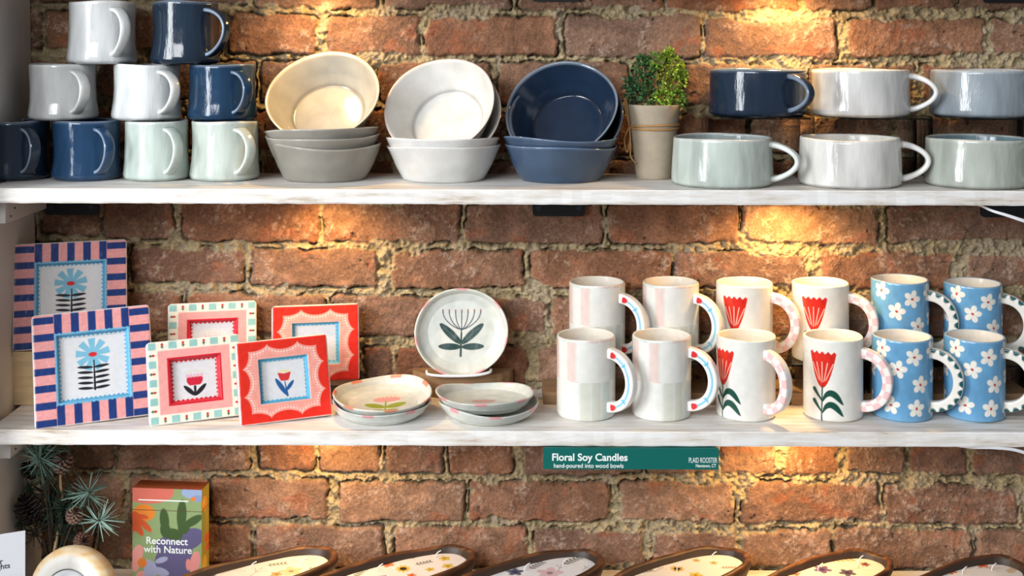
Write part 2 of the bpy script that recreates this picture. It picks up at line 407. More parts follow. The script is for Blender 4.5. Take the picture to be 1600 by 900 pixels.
shelf(Z2, YF, -0.729, 0.92, 'whitewashed wooden shelf board carrying picture frames and painted mugs', 2)
shelf(Z3, 1.59, -0.722, 0.92, 'whitewashed board at the bottom carrying candles in wood bowls', 3)
shelf(ZT, YF, -0.741, 0.92, 'whitewashed wooden shelf board above the glazed mugs', 4)

# cleats on the side panel
for zt, x0, lab in ((Z1-TH, -0.742, 'painted wooden cleat under left end of the shelf of glazed mugs'), (Z2-TH, -0.734, 'painted wooden cleat under left end of the shelf of frames')):
    bm = bmesh.new(); bx(bm, x0, 1.836, zt-0.036, x0+0.016, 1.999, zt-0.0003)
    o = bmlink('wooden_cleat', bm, M_panel, bev=0.0012); tag(o, lab, 'cleat')
    bm = bmesh.new()
    for (yy, zz) in ((1.855, zt-0.028), (1.87, zt-0.018), (1.89, zt-0.008)):
        vs = cyl(bm, 0.0016, 0.0016, -0.0006, 0.0006, 12)
        bmesh.ops.rotate(bm, verts=vs, cent=(0, 0, 0), matrix=Matrix.Rotation(PI/2, 3, 'Y'))
        bmesh.ops.translate(bm, verts=vs, vec=(x0+0.0163, yy, zz))
    bmlink('nail_heads', bm, M_steel, o)

# shelf brackets
def rounded_plate(bm, w_, h_, t, r, n=6):
    pts = []
    for (cx, cz, a0) in ((w_/2-r, r, -PI/2), (w_/2-0.0005, h_-0.0005, 0), (-w_/2+0.0005, h_-0.0005, PI/2), (-w_/2+r, r, PI)):
        rr = r if cz == r else 0.0005
        for k in range(n+1):
            a = a0+k/n*PI/2; pts.append((cx+rr*math.cos(a), cz+rr*math.sin(a)))
    f = [bm.verts.new((x, 0, z)) for x, z in pts]; b = [bm.verts.new((x, t, z)) for x, z in pts]
    bm.faces.new(f); bm.faces.new(b[::-1]); N = len(pts)
    for k in range(N): bm.faces.new((f[(k+1) % N], f[k], b[k], b[(k+1) % N]))
def bracket(px0, px1, ztop, label):
    xm = W((px0+px1)/2, 330, YW).x; w_ = (px1-px0)/FPX*YW
    t = thing('shelf_bracket', label, 'bracket', (xm, YW-0.006, ztop-0.046), 0, 'black shelf brackets')
    bm = bmesh.new(); rounded_plate(bm, w_, 0.0455, 0.005, 0.006)
    bx(bm, -w_/2, -0.155, 0.0415, w_/2, 0.0, 0.0455)
    bmlink('plate', bm, M_black, t)
    for s in (-1, 1):
        bm = bmesh.new(); vs = cyl(bm, 0.0052, 0.0042, 0, 0.0018, 20); vs += cyl(bm, 0.0022, 0.0022, 0.0016, 0.0021, 6)
        bmesh.ops.rotate(bm, verts=vs, cent=(0, 0, 0), matrix=Matrix.Rotation(PI/2, 3, 'X'))
        bmesh.ops.translate(bm, verts=vs, vec=(s*w_*0.38, 0.0003, 0.013))
        bmlink('screw', bm, M_steel, t)
bracket(72, 155, Z1-TH, 'black steel bracket plate under the shelf beside the left cleat')
bracket(832, 914, Z1-TH, 'black steel bracket plate under middle of the mug shelf')
bracket(1531, 1613, Z1-TH, 'black steel bracket plate under the shelf behind the white cable')
bracket(830, 907, ZT-TH-0.002, 'black steel bracket plate cut by the top edge above the bowls')
bracket(1534, 1612, ZT-TH-0.002, 'black steel bracket plate cut by the top edge at upper right')

# puck lamps under the shelves
def puck(px, z, label, power, Y=1.932):
    x = (px-800)/FPX*Y
    t = thing('puck_light', label, 'lamp', (x, Y, z-0.0002), 0, 'under-shelf puck lights')
    bm = bmesh.new(); cyl(bm, 0.028, 0.031, -0.011, 0, 40); bmlink('housing', bm, M_white, t)
    bm = bmesh.new(); cyl(bm, 0.021, 0.021, -0.0125, -0.0108, 40); bmlink('lens', bm, M_led, t)
    l = bpy.data.lights.new('puck_lamp', 'SPOT'); l.energy = power; l.color = PUCK_COL; l.spot_size = math.radians(150); l.spot_blend = 0.7; l.shadow_soft_size = 0.018
    lo = bpy.data.objects.new('puck_lamp', l); C.objects.link(lo); lo.location = (x, Y, z-0.016)
    lo.rotation_euler = (math.radians(14), 0, 0)
for (zt, nm, pw) in ((ZT-TH, 'topmost board', 1.0), (Z1-TH, 'mug shelf', 0.9), (Z2-TH, 'shelf of frames', 0.8)):
    puck(1238, zt, 'round warm puck light under the %s, towards the right' % nm, PUCK_POWER*pw*4)
    puck(505, zt, 'round warm puck light under the %s, towards the left' % nm, PUCK_POWER*pw*2.2)

# ============================================================ glazed mugs
NAVY = (32, 46, 62); BLUE = (36, 66, 98); PALE = (206, 209, 208); SAGE = (180, 191, 184); WARMW = (222, 220, 214); GREY = (188, 192, 190)
def glazecol(c, edge, inner=None, seed=0):
    def f(th, r, z, k):
        n = len(th); col = flat(n, c); h = z.max()
        s = fbm(th*2.2+seed, z*14, seed+3, 3)
        col = col*(0.86+0.28*s)[:, None]
        if inner is not None: col = np.where((k == 2)[:, None], flat(n, inner), col)
        rm = np.exp(-((z-h)/0.0018)**2)*0.8; col = mixc(col, edge, rm)
        bt = (z < 0.0035)*(k == 0)*0.5; col = mixc(col, tuple(int(x*0.72) for x in c), bt)
        return col
    return f
def glaze_mug_parts(kind, c, edge, seed, inner=None):
    rnd = random.Random(seed)
    if kind == 'mug':
        h = 0.0876; rb, rt = 0.0512, 0.0488
        poly = [(0, 0.0, 0), (rb-0.006, 0.0, 0), (rb-0.001, 0.003, 0), (rb, 0.008, 0), (rb-0.0025, 0.028, 0), (rt-0.0008, 0.05, 0), (rt-0.0005, 0.07, 0), (rt, h-0.002, 0), (rt-0.0015, h, 1), (rt-0.0035, h-0.0012, 1), (rt-0.0045, h-0.012, 2), (rb-0.006, 0.010, 2), (rb-0.014, 0.005, 2), (0, 0.005, 2)]
        body = lathe('body', poly, 96, 0.003, glazecol(c, edge, inner, seed), wob=0.016, wz=0.0012, seed=seed)
        N = 44; t = np.linspace(0, 1, N); r0 = rt-0.002
        x = r0+0.037*np.sin(PI*t**0.88)**0.62; z = 0.076-0.063*t + 0.004*np.sin(PI*t)*(1-t)
        path = np.stack([x, 0*x, z], 1)
        hd = sweep('handle', path, (0, -1, 0), 0.0033, 0.0078, lambda tt, nn, bb: mixc(flat(len(tt), c), edge, np.clip(sst(np.abs(bb), 0.80, 1.0)*0.8, 0, 1)), ns=24, power=2.6)
    else:
        h = 0.0690; rb, rt = 0.0735, 0.0715
        poly = [(0, 0.0, 0), (rb-0.006, 0.0, 0), (rb-0.001, 0.003, 0), (rb, 0.008, 0), (rb-0.001, 0.03, 0), (rt, h-0.0022, 0), (rt-0.0015, h, 1), (rt-0.0038, h-0.0014, 1), (rt-0.0048, h-0.012, 2), (rb-0.007, 0.012, 2), (rb-0.016, 0.005, 2), (0, 0.005, 2)]
        body = lathe('body', poly, 120, 0.003, glazecol(c, edge, inner, seed), wob=0.012, wz=0.0010, seed=seed)
        N = 44; t = np.linspace(0, 1, N); r0 = rt-0.002
        x = r0+0.040*np.sin(PI*t**0.92)**0.6; z = 0.060-0.050*t
        path = np.stack([x, 0*x, z], 1)
        hd = sweep('handle', path, (0, -1, 0), 0.0042, 0.0070, lambda tt, nn, bb: mixc(flat(len(tt), c), edge, np.clip(sst(np.abs(bb), 0.7, 1.0)*0.6, 0, 1)), ns=24)
    return body, hd
def place_glazed(kind, name, c, edge, seed, label, group, loc, phi, sz=1.0, inner=None):
    b, h = glaze_mug_parts(kind, c, edge, seed, inner)
    t = thing(name, label, 'mug', loc, -math.radians(phi), group); t.scale = (1, 1, sz)
    link('body', b, M_glaze, t); link('handle', h, M_glaze, t)
    return t
EB = (150, 165, 185); EW = (238, 238, 236)
gm = 'handmade glazed mugs stacked in a pyramid'
Yb = 1.914; hb_ = 0.0876
def gx(px, Y): return (px-800)/FPX*Y
b0 = Z1+0.0002; m0 = b0+hb_+0.0004; t0 = m0+0.083+0.0004
place_glazed('mug', 'glazed_mug', NAVY, EB, 11, 'dark navy glazed mug in the bottom row, cut by the left picture edge', gm, (gx(24, Yb), Yb, b0), 50)
place_glazed('mug', 'glazed_mug', BLUE, EB, 12, 'bright blue glazed mug in the bottom row beside pale sage mug', gm, (gx(136, Yb), Yb, b0), 50)
place_glazed('mug', 'glazed_mug', SAGE, EW, 13, 'pale sage glazed mug in the bottom row, between bright blue mug and another sage mug', gm, (gx(245.5, Yb), Yb, b0), 53).scale = (0.955, 0.955, 1)
place_glazed('mug', 'glazed_mug', (184, 193, 185), EW, 14, 'sage grey glazed mug at the right end of the bottom row, beside the grey bowls', gm, (gx(352, Yb), Yb, b0), 52)
Ym = 1.924
place_glazed('mug', 'glazed_mug', (190, 191, 190), EW, 15, 'light grey glazed mug in the middle row, against the side panel', gm, (gx(99, Ym), Ym, m0), 50, 0.083/hb_)
place_glazed('mug', 'glazed_mug', PALE, EW, 16, 'pale grey white glazed mug in the centre of the middle row', gm, (gx(230, Ym), Ym, m0), 46, 0.083/hb_)
place_glazed('mug', 'glazed_mug', (28, 54, 80), EB, 17, 'deep blue glazed mug at the right end of the middle row', gm, (gx(348, Ym), Ym, m0), 52, 0.083/hb_)
place_glazed('mug', 'glazed_mug', (200, 202, 202), EW, 18, 'pale grey glazed mug on top of the pyramid of mugs', gm, (gx(160, Ym), Ym, t0), 50, 0.093/hb_)
place_glazed('mug', 'glazed_mug', (30, 44, 60), EB, 19, 'dark navy glazed mug on top of the pyramid of mugs', gm, (gx(290, Ym), Ym, t0), 32, 0.093/hb_)

# soup mugs and their clear risers
sg = 'wide low soup mugs on the upper shelf'
Yq = 1.863; zr = 0.0965
place_glazed('soup', 'soup_mug', (190, 199, 191), EW, 31, 'wide pale sage soup mug on the shelf edge, beside the potted plant', sg, (gx(1129, Yq), Yq, b0), 24, inner=(150, 160, 160))
place_glazed('soup', 'soup_mug', WARMW, EW, 32, 'wide white soup mug on the shelf edge, between two sage ones', sg, (gx(1328, Yq), Yq, b0), 12, inner=(214, 214, 210))
place_glazed('soup', 'soup_mug', (178, 184, 174), (232, 232, 222), 33, 'wide sage grey soup mug on the shelf edge, cut by the right picture edge', sg, (gx(1526, Yq), Yq, b0), 38, inner=(110, 132, 140))
Yr = 1.928
place_glazed('soup', 'soup_mug', (32, 46, 64), EB, 34, 'wide navy blue soup mug raised on a clear riser', sg, (gx(1184, Yr), Yr, Z1+zr+0.0004), 58)
place_glazed('soup', 'soup_mug', (206, 205, 203), EW, 35, 'wide pale grey soup mug raised on a clear riser, between navy and blue grey ones', sg, (gx(1344, Yr), Yr, Z1+zr+0.0004), 22)
place_glazed('soup', 'soup_mug', (146, 156, 164), EW, 36, 'wide blue grey soup mug raised on a clear riser at the right', sg, (gx(1532, Yr), Yr, Z1+zr+0.0004), 40)
def riser(px0, px1, z, h, y0, y1, yl, label, group, Y):
    x0, x1 = gx(px0, Y), gx(px1, Y)
    t = thing('acrylic_riser', label, 'riser', ((x0+x1)/2, (y0+y1)/2, z+0.0002), 0, group); w_ = (x1-x0)/2; d0, d1 = y0-(y0+y1)/2, y1-(y0+y1)/2; dl = yl-(y0+y1)/2
    bm = bmesh.new(); bx(bm, -w_, d0, h-0.003, w_, d1, h-0.0002); bmlink('top_plate', bm, M_acrylic, t, bev=0.0004)
    for s in (-1, 1):
        bm = bmesh.new(); bx(bm, s*w_-0.0015-s*0.0015, dl, 0, s*w_+0.0015-s*0.0015, d1, h-0.003); bmlink('leg', bm, M_acrylic, t, bev=0.0004)
rg = 'clear acrylic risers under the upper soup mugs'
riser(1104, 1251, Z1, zr, 1.868, 1.996, 1.94, 'clear acrylic riser carrying the navy soup mug', rg, 1.94)
riser(1270, 1433, Z1, zr, 1.868, 1.996, 1.94, 'clear acrylic riser carrying the pale grey soup mug', rg, 1.94)
riser(1455, 1600, Z1, zr, 1.868, 1.996, 1.94, 'clear acrylic riser carrying the blue grey soup mug', rg, 1.94)

# ============================================================ bowls
def bowl_mesh(c, edge, seed, inner=None):
    R, rb, h = 0.0860, 0.0590, 0.0530
    poly = [(0, 0.0012, 0), (rb-0.006, 0.001, 0), (rb-0.004, 0, 0), (rb, 0.0, 0), (rb+0.0025, 0.003, 0), (rb+0.013, 0.022, 0), (R-0.001, h-0.002, 0), (R-0.0005, h, 1), (R-0.003, h-0.0003, 1), (R-0.0055, h-0.004, 2), (rb+0.007, 0.022, 2), (rb-0.003, 0.0075, 2), (rb-0.005, 0.0052, 2), (rb-0.007, 0.0045, 2), (0, 0.0045, 2)]
    def f(th, r, z, k):
        n = len(th); col = flat(n, c)
        col = col*(0.9+0.2*fbm(th*2+seed, z*20+r*30, seed, 3))[:, None]
        if inner is not None: col = np.where((k == 2)[:, None], flat(n, inner)*(0.9+0.2*fbm(th*2+seed, z*20+r*30, seed, 3))[:, None], col)
        col = mixc(col, edge, np.exp(-((z-h)/0.0016)**2)*0.75)
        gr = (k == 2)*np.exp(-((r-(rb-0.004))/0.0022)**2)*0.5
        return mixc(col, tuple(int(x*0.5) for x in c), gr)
    return lathe('bowl', poly, 128, 0.003, f, wob=0.014, wz=0.0036, seed=seed)
def bowl(name, c, edge, seed, label, group, loc, rot, inner=None):
    o = link(name, bowl_mesh(c, edge, seed, inner), M_bowl); o.location = loc; o.rotation_euler = rot
    return tag(o, label, 'bowl', group)
def aim(n, spin=0.0):
    q = Vector(n).normalized().to_track_quat('Z', 'Y'); return (q @ Euler((0, 0, spin)).to_quaternion()).to_euler()
def tipped(px, py, Y, n, c, edge, seed, label, group, off=0.0, inner=None):
    nn = Vector(n).normalized(); P = W(px, py, Y)-nn*0.053-nn*off
    return bowl('serving_bowl', c, edge, seed, label, group, P, aim(nn), inner)
Yo = 1.918; DZ = 0.0118
def tl(ax, ay): return (math.radians(ax), math.radians(ay), 0)
G1 = (142, 138, 129); G1i = (184, 180, 168)  # outside colour darkened to carry shade, as light falls from above
gb = 'grey bowls in the left stack'
for i_, (sd, dx_, tilt, lab) in enumerate(((41, 0, (0, 0), 'warm grey bowl at the bottom of the left stack'), (42, -0.004, (1, -0.6), 'warm grey bowl second from the bottom in the left stack'), (43, -0.003, (0.5, -2.2), 'warm grey bowl third in the left stack, under the tipped one'))):
    bowl('serving_bowl', G1, (196, 190, 178), sd, lab, gb, (gx(509, Yo)+dx_, Yo, b0+i_*DZ), (math.radians(tilt[0]), math.radians(tilt[1]), sd), G1i)
tipped(504, 147, 1.922, (-0.08, -0.745, 0.665), G1, (226, 214, 190), 44, 'grey cream bowl tipped up to face the front on the left stack', gb, inner=(172, 168, 156))
G2 = (208, 207, 203); gb = 'white bowls in the middle stack'
bowl('serving_bowl', G2, (236, 234, 230), 45, 'white bowl at the bottom of the middle stack', gb, (gx(694, Yo), Yo, b0), (0, 0, 1.0), G2)
bowl('serving_bowl', G2, (236, 234, 230), 46, 'white bowl second in the middle stack, under the tipped ones', gb, (gx(693, Yo), Yo, b0+DZ), (0, 0, 2.2), G2)
tipped(686, 164, 1.914, (-0.24, -0.78, 0.58), G2, (232, 214, 204), 47, 'white bowl tipped up to face the front on the middle stack', gb, inner=(214, 214, 210))
tipped(692, 168, 1.914, (-0.12, -0.80, 0.58), G2, (220, 214, 208), 48, 'white bowl mostly hidden behind the tipped white bowl', gb, off=0.0125)
G3 = (44, 58, 76); G3i = (30, 45, 66); gb = 'blue bowls in the right stack'
bowl('serving_bowl', (62, 80, 102), (130, 150, 176), 49, 'slate blue bowl at the bottom of the right stack', gb, (gx(876, Yo), Yo, b0), (0, 0, 0.3), G3i)
bowl('serving_bowl', (62, 80, 102), (130, 150, 176), 50, 'slate blue bowl second in the right stack, under the tipped ones', gb, (gx(876, Yo), Yo, b0+DZ), (0, 0, 1.7), G3i)
tipped(876, 170, 1.914, (-0.26, -0.78, 0.57), G3, (140, 150, 164), 51, 'dark blue bowl tipped up to face the front on the right stack', gb, inner=G3i)
tipped(883, 174, 1.914, (-0.14, -0.80, 0.57), G3, (120, 130, 146), 52, 'dark blue bowl mostly hidden behind the tipped blue bowl', gb, off=0.0125)

# ============================================================ potted plant
def plant():
    Yp = 1.938; k = FPX/Yp; x = gx(1022, Yp)
    t = thing('potted_plant', 'small green leafy plant in a beige pot tied with twine', 'plant', (x, Yp, b0))
    hp = 0.112; r0, r1 = 0.0265, 0.0400
    poly = [(0, 0, 0), (r0-0.001, 0, 0), (r0, 0.001, 0), (r1, hp-0.0015, 0), (r1-0.0007, hp, 1), (r1-0.003, hp-0.0005, 1), (r1-0.0045, hp-0.014, 2), (0, hp-0.014, 2)]
    link('pot', lathe('pot', poly, 64, 0.006, lambda th, r, z, k_: flat(len(th), (160, 146, 126)), wob=0.004, seed=3), M_pot, t)
    rnd = random.Random(7); V = []; F = []; Cc = []
    clumps = [(-0.021, 0.000, 0.146, 0.022, (52, 92, 50)), (-0.012, 0.004, 0.160, 0.022, (60, 104, 52)), (0.018, -0.004, 0.168, 0.025, (128, 150, 38)), (0.031, 0.0, 0.145, 0.021, (112, 140, 40)), (0.004, -0.002, 0.176, 0.018, (82, 122, 48)),
              (0.012, -0.020, 0.124, 0.0175, (118, 150, 44)), (0.034, -0.006, 0.120, 0.017, (88, 124, 40)), (-0.028, 0.002, 0.125, 0.019, (44, 84, 50)), (0.0, 0.014, 0.142, 0.026, (52, 84, 40)), (0.030, 0.006, 0.172, 0.018, (120, 140, 40)), (-0.010, -0.008, 0.125, 0.017, (56, 96, 48)), (-0.034, 0.004, 0.142, 0.012, (48, 88, 54)), (0.022, 0, 0.186, 0.010, (120, 146, 40)), (-0.018, 0, 0.178, 0.009, (60, 100, 50)), (0.041, 0, 0.157, 0.009, (112, 140, 40))]
    for (cx, cy, cz, rr, cc) in clumps:
        for i in range(210):
            d = Vector((rnd.gauss(0, 1), rnd.gauss(0, 1), rnd.gauss(0, 1))).normalized()
            p = Vector((cx, cy, cz))+d*rr*rnd.uniform(0.45, 1.1)*(0.8+0.3*math.sin(d.x*7+cx*90)*math.cos(d.z*6))
            dr = (d+Vector((rnd.gauss(0, .5), rnd.gauss(0, .5), rnd.gauss(0, .5)))).normalized(); L = rnd.uniform(0.0035, 0.0075); wd = L*0.30
            s = dr.orthogonal().normalized(); s.rotate(Matrix.Rotation(rnd.uniform(0, 6.28), 3, dr)); nrm = dr.cross(s)
            b = len(V)
            V += [p, p+dr*L*0.5+s*wd+nrm*L*0.1, p+dr*L, p+dr*L*0.5-s*wd+nrm*L*0.1]; F.append((b, b+1, b+2, b+3))
            f = rnd.uniform(0.7, 1.4); Cc += [lin(tuple(min(255, q*f) for q in cc))]*4
    fo = link('foliage', npmesh('foliage', [tuple(v) for v in V], F, np.array(Cc), smooth=False), M_leaf, t)
    bm = bmesh.new()
    for (cx, cy, cz, rr, cc) in clumps:
        p0 = Vector((cx*0.3, cy*0.3, hp-0.016)); p1 = Vector((cx, cy, cz)); d = p1-p0
        r = bmesh.ops.create_cone(bm, segments=6, radius1=0.0012, radius2=0.0006, depth=d.length)
        bmesh.ops.rotate(bm, verts=r['verts'], cent=(0, 0, 0), matrix=d.to_track_quat('Z', 'Y').to_matrix()); bmesh.ops.translate(bm, verts=r['verts'], vec=(p0+p1)/2)
    bmlink('stems', bm, M_brownwood, t)
    def ring(z, dz, ph):
        pts = []
        for i in range(25):
            a = i/24*2*PI; zz = z+dz*math.sin(a+ph); rr = r0+(r1-r0)*zz/hp+0.0012
            pts.append((rr*math.cos(a), rr*math.sin(a), zz))
        return pts
    tw = tube('twine', ring(0.077, 0.0015, 0), 0.0017, M_twine, t, sub=3)
    tube('twine', ring(0.080, 0.002, 2.5), 0.0017, M_twine, t, sub=3)
    xl = -0.0375
    tube('twine_bow', [(xl, -0.008, 0.078), (xl-0.006, -0.012, 0.10), (xl-0.008, -0.012, 0.120), (xl-0.005, -0.010, 0.116), (xl, -0.008, 0.079)], 0.0012, M_twine, t)
    tube('twine_bow', [(xl, -0.008, 0.079), (xl-0.008, -0.010, 0.060), (xl-0.004, -0.012, 0.040), (xl+0.0005, -0.010, 0.058), (xl, -0.008, 0.078)], 0.0012, M_twine, t)
    tube('twine_bow', [(xl, -0.008, 0.078), (xl+0.001, -0.013, 0.055), (xl+0.001, -0.014, 0.035), (xl+0.006, -0.015, 0.027), (xl+0.009, -0.018, 0.024)], 0.0012, M_twine, t)
plant()

# ============================================================ painted tall mugs
RM = 0.0428; HM = 0.1165
def tall_body(design):
    h = HM; R = RM
    poly = [(0, 0.0, 0), (R-0.004, 0.0, 0), (R-0.0008, 0.002, 0), (R, 0.006, 0), (R, h-0.003, 0), (R-0.0006, h-0.0008, 1), (R-0.002, h, 1), (R-0.0038, h-0.001, 1), (R-0.0048, h-0.01, 2), (R-0.005, 0.015, 2), (R-0.012, 0.006, 2), (0, 0.006, 2)]
    def f(th, r, z, k):
        n = len(th); u = R*th; out = (k < 2)
        if design == 'patch':
            col = flat(n, (228, 226, 218))
            pal = [(222, 200, 190), (226, 226, 220), (202, 214, 208), (226, 194, 184), (230, 229, 222), (206, 208, 192)]
            wcol = 2*PI*R/16
            ci = np.floor((u+0.004*np.floor(z/0.0575))/wcol).astype(int); rowi = np.floor(z/0.056).astype(int)
            hsh = hash2(ci, rowi, 8)
            pi_ = (hsh*5.99).astype(int)
            pc = np.array([lin(p) for p in pal])[pi_]
            fr = ((u+0.004*np.floor(z/0.0575))/wcol) % 1; ed = sst(fr, -0.1, 0.25)*(1-sst(fr, 0.75, 1.1))
            m = ed*out*(0.6+0.4*fbm(u*120, z*30, 12, 3)); col = col*(1-m[:, None])+pc*m[:, None]
        elif design == 'tulip':
            col = flat(n, (232, 230, 222)); x = u+0.0035; 
            top, bot = 0.1005, 0.0485; zz = (z-bot)/(top-bot)
            hw = 0.0215*np.sqrt(np.clip(zz, 0, 1))*(1.0-0.02*zz)+0.0*x
            hw = 0.0035+0.0208*np.clip(zz, 0, 1)**0.62
            zig = top-0.0040*np.abs(((x/0.0085+0.5) % 1)*2-1)
            d = np.maximum(np.maximum(np.abs(x)-hw, z-zig), bot-z+ (np.abs(x)/0.0035)**2*0.0015)
            m = (1-sst(d, -0.0005, 0.0005))*out
            red = flat(n, (208, 40, 28))*(0.85+0.35*fbm(u*300, z*120, 4, 3))[:, None]
            col = col*(1-m[:, None])+red*m[:, None]
            for a in (-0.62, -0.34, -0.02, 0.30, 0.62):
                xb, xt = a*0.0082, a*0.0250
                col = mixc(col, (246, 190, 170), seg(x, z, xb, 0.0560+abs(a)*0.006, xt, 0.085-abs(a)*0.003, 0.00055, 0.0007, 0.0004)*out)
            gr = (24, 74, 62)
            col = mixc(col, gr, seg(x, z, 0, 0.0500, -0.0008, 0.000, 0.0011)*out)
            for zb in (0.030, 0.0135):
                # right leaf arcs up and over, left leaf short and blunt
                for i in range(12):
                    t0_, t1_ = i/12, (i+1)/12
                    def pt(t): return (0.001+0.029*t, zb+0.0125*math.sin(PI*min(1, t*1.02)**0.8)-0.004*t*t)
                    a_, b_ = pt(t0_), pt(t1_); wd = 0.0046*math.sin(PI*(t0_*0.92+0.05))**0.8
                    wd1 = 0.0046*math.sin(PI*(t1_*0.92+0.05))**0.8
                    col = mixc(col, gr, seg(x, z, a_[0], a_[1], b_[0], b_[1], wd, wd1, 0.0004)*out)
                col = mixc(col, gr, seg(x, z, -0.001, zb+0.001, -0.0125, zb+0.0155, 0.0012, 0.0030)*out)
        else:
            col = flat(n, (104, 160, 200))*(0.82+0.36*fbm(u*70, z*50, 6, 4))[:, None]
            fl = [(35, 0.0945), (-28, 0.103), (4, 0.076), (91, 0.064), (48, 0.0545), (-9, 0.0235), (40, 0.0205), (-62, 0.070), (-75, 0.030), (125, 0.094), (135, 0.030), (-110, 0.098), (-120, 0.056), (165, 0.064), (-150, 0.090), (-155, 0.026), (80, 0.102), (88, 0.016), (-45, 0.046)]
            fl = [q for q in fl if q[0] != -45]
            for q, (a, zc) in enumerate(fl):
                uc = R*math.radians(a); du = ((u-uc+PI*R) % (2*PI*R))-PI*R; rot = q*1.3
                for p in range(5):
                    an = rot+p*2*PI/5; cx, cy = 0.0080*math.cos(an), zc+0.0080*math.sin(an)
                    col = mixc(col, (240, 234, 222), ell(du, z, cx, cy, 0.0053, 0.0042, an)*out)
                col = mixc(col, (240, 234, 222), ell(du, z, 0, zc, 0.004, 0.004)*out)
                col = mixc(col, (188, 62, 66), ell(du, z, 0, zc, 0.0024, 0.0018, rot)*out)
            col = mixc(col, (130, 178, 210), np.exp(-((z-0.003)/0.003)**2)*0.4)
        inn = lin((228, 220, 206)) if design != 'tulip' else lin((234, 226, 208))
        col = np.where((k == 2)[:, None], inn[None], col)
        rim = np.exp(-((z-h)/0.0012)**2)*(0.85 if design != 'daisy' else 0.35)
        return mixc(col, (240, 232, 218), rim)
    return lathe('body', poly, 380, 0.00075, f, wob=0.006, wz=0.0008, seed={'patch': 61, 'tulip': 62, 'daisy': 63}[design])
def tall_handle(design):
    N = 170; a = np.linspace(PI/2, -PI/2, N); zc = 0.057; sh = 0.0385; rc = 0.0365
    x = RM-0.004+ (rc+0.004)*np.abs(np.cos(a))**0.85; z = zc+sh*np.sin(a)
    path = np.stack([x, 0*x, z], 1)
    L = np.concatenate([[0], np.cumsum(np.hypot(np.diff(x), np.diff(z)))]); LT = L[-1]
    def f(t, nn, bb):
        n = len(t); s = np.interp(t, np.linspace(0, 1, N), L); y = nn*0.0074   # s along, y across (outer +)
        face = sst(bb, 0.55, 0.8)
        if design == 'patch':
            col = flat(n, (240, 236, 230))
            for sg_, s0 in ((1, 0.010), (-1, LT-0.010)):
                ss = (s-s0)*sg_
                hw = 0.0048-0.0040*np.clip(ss/0.011, 0, 1)**2; zg = -0.0010+0.0018*np.abs(((y/0.0030+0.5) % 1)*2-1)
                m = (1-sst(np.maximum(np.abs(y)-hw, np.maximum(zg-ss, ss-0.0105)), -0.0004, 0.0004))*face
                col = mixc(col, (214, 50, 52), m)
                e = s0+sg_*0.0100; q = s0+sg_*0.026
                col = mixc(col, (104, 190, 220), seg(s, y, e, 0, q, 0, 0.0007)*face)
                for w1 in (-0.0045, 0.0045):
                    col = mixc(col, (104, 190, 220), seg(s, y, q+sg_*0.003, 0, q-sg_*0.0025, w1, 0.0016, 0.0005)*face)
            col = mixc(col, (104, 190, 220), seg(s, y, 0.03, 0, LT-0.03, 0, 0.0010)*face)
        elif design == 'tulip':
            col = flat(n, (240, 234, 228)); ci = np.floor(s/LT*12); ri = np.floor((y+0.0074)/0.0074)
            m = ((ci+ri) % 2 == 0)*sst(bb, 0.4, 0.6); col = mixc(col, (238, 190, 188), m*0.9)
        else:
            col = flat(n, (238, 232, 222)); sp = LT/11.0
            for i in range(11):
                sc_ = (i+0.5)*sp
                d = np.hypot((s-sc_)/0.0042, (y-0.0070)/0.0052)-1
                col = mixc(col, (22, 84, 88), (1-sst(d, -0.12, 0.12))*face*(y < 0.0068))
                
        return col
    return sweep('handle', path, (0, -1, 0), 0.0074, 0.0072, f, ns=72, power=5.0, flare=0.06)
tg = {'patch': 'tall mugs washed in pale patches', 'tulip': 'tall white mugs painted with a red tulip', 'daisy': 'tall blue mugs painted with white flowers'}
Yfr, Ybk = 1.8695, 1.9575
hr2 = 0.0605
zf = Z2+0.0002; zb_ = Z2+hr2+0.0006
tallspots = [
    ('patch', 917, 'f', 39, 'tall white patch-washed mug in the front row, nearest the dishes'),
    ('patch', 1035, 'f', 27, 'tall white patch-washed mug in the front row, beside a red tulip mug'),
    ('patch', 934, 'b', 35, 'tall white patch-washed mug in the raised back row, nearest the dishes'),
    ('patch', 1049, 'b', 36, 'tall white patch-washed mug in the raised back row, beside a red tulip mug'),
    ('tulip', 1167, 'f', 56, 'front row red tulip mug with its pink checked handle turned forwards'),
    ('tulip', 1303, 'f', 30, 'front row red tulip mug whose whole flower, stem and leaves show'),
    ('tulip', 1164, 'b', 26, 'tall red tulip mug in the raised back row, beside a patch-washed mug'),
    ('tulip', 1283, 'b', 22, 'tall red tulip mug in the raised back row, beside a blue flowered mug'),
    ('daisy', 1411, 'f', 29, 'tall blue white-flowered mug in the front row, beside a red tulip mug'),
    ('daisy', 1524, 'f', 28, 'tall blue white-flowered mug in the front row, nearest the right picture edge'),
    ('daisy', 1407, 'b', 27, 'tall blue white-flowered mug in the raised back row, beside a red tulip mug'),
    ('daisy', 1521, 'b', 24, 'tall blue white-flowered mug in the raised back row, nearest the right picture edge'),
]
proto = {}
for (ds, px, row, phi, lab) in tallspots:
    Y = Yfr if row == 'f' else Ybk; loc = (gx(px, Y), Y, zf if row == 'f' else zb_)
    if (ds == 'daisy' and px == 1407): loc = (loc[0], loc[1], loc[2])
    if ds not in proto:
        t = thing('tall_mug', lab, 'mug', loc, -math.radians(phi), tg[ds])
        link('body', tall_body(ds), M_paint, t); link('handle', tall_handle(ds), M_paint, t); proto[ds] = t
    else:
        t = dup(proto[ds], lab, loc, -math.radians(phi), tg[ds])
        if px == 1407: t.scale = (1, 1, 1.045)
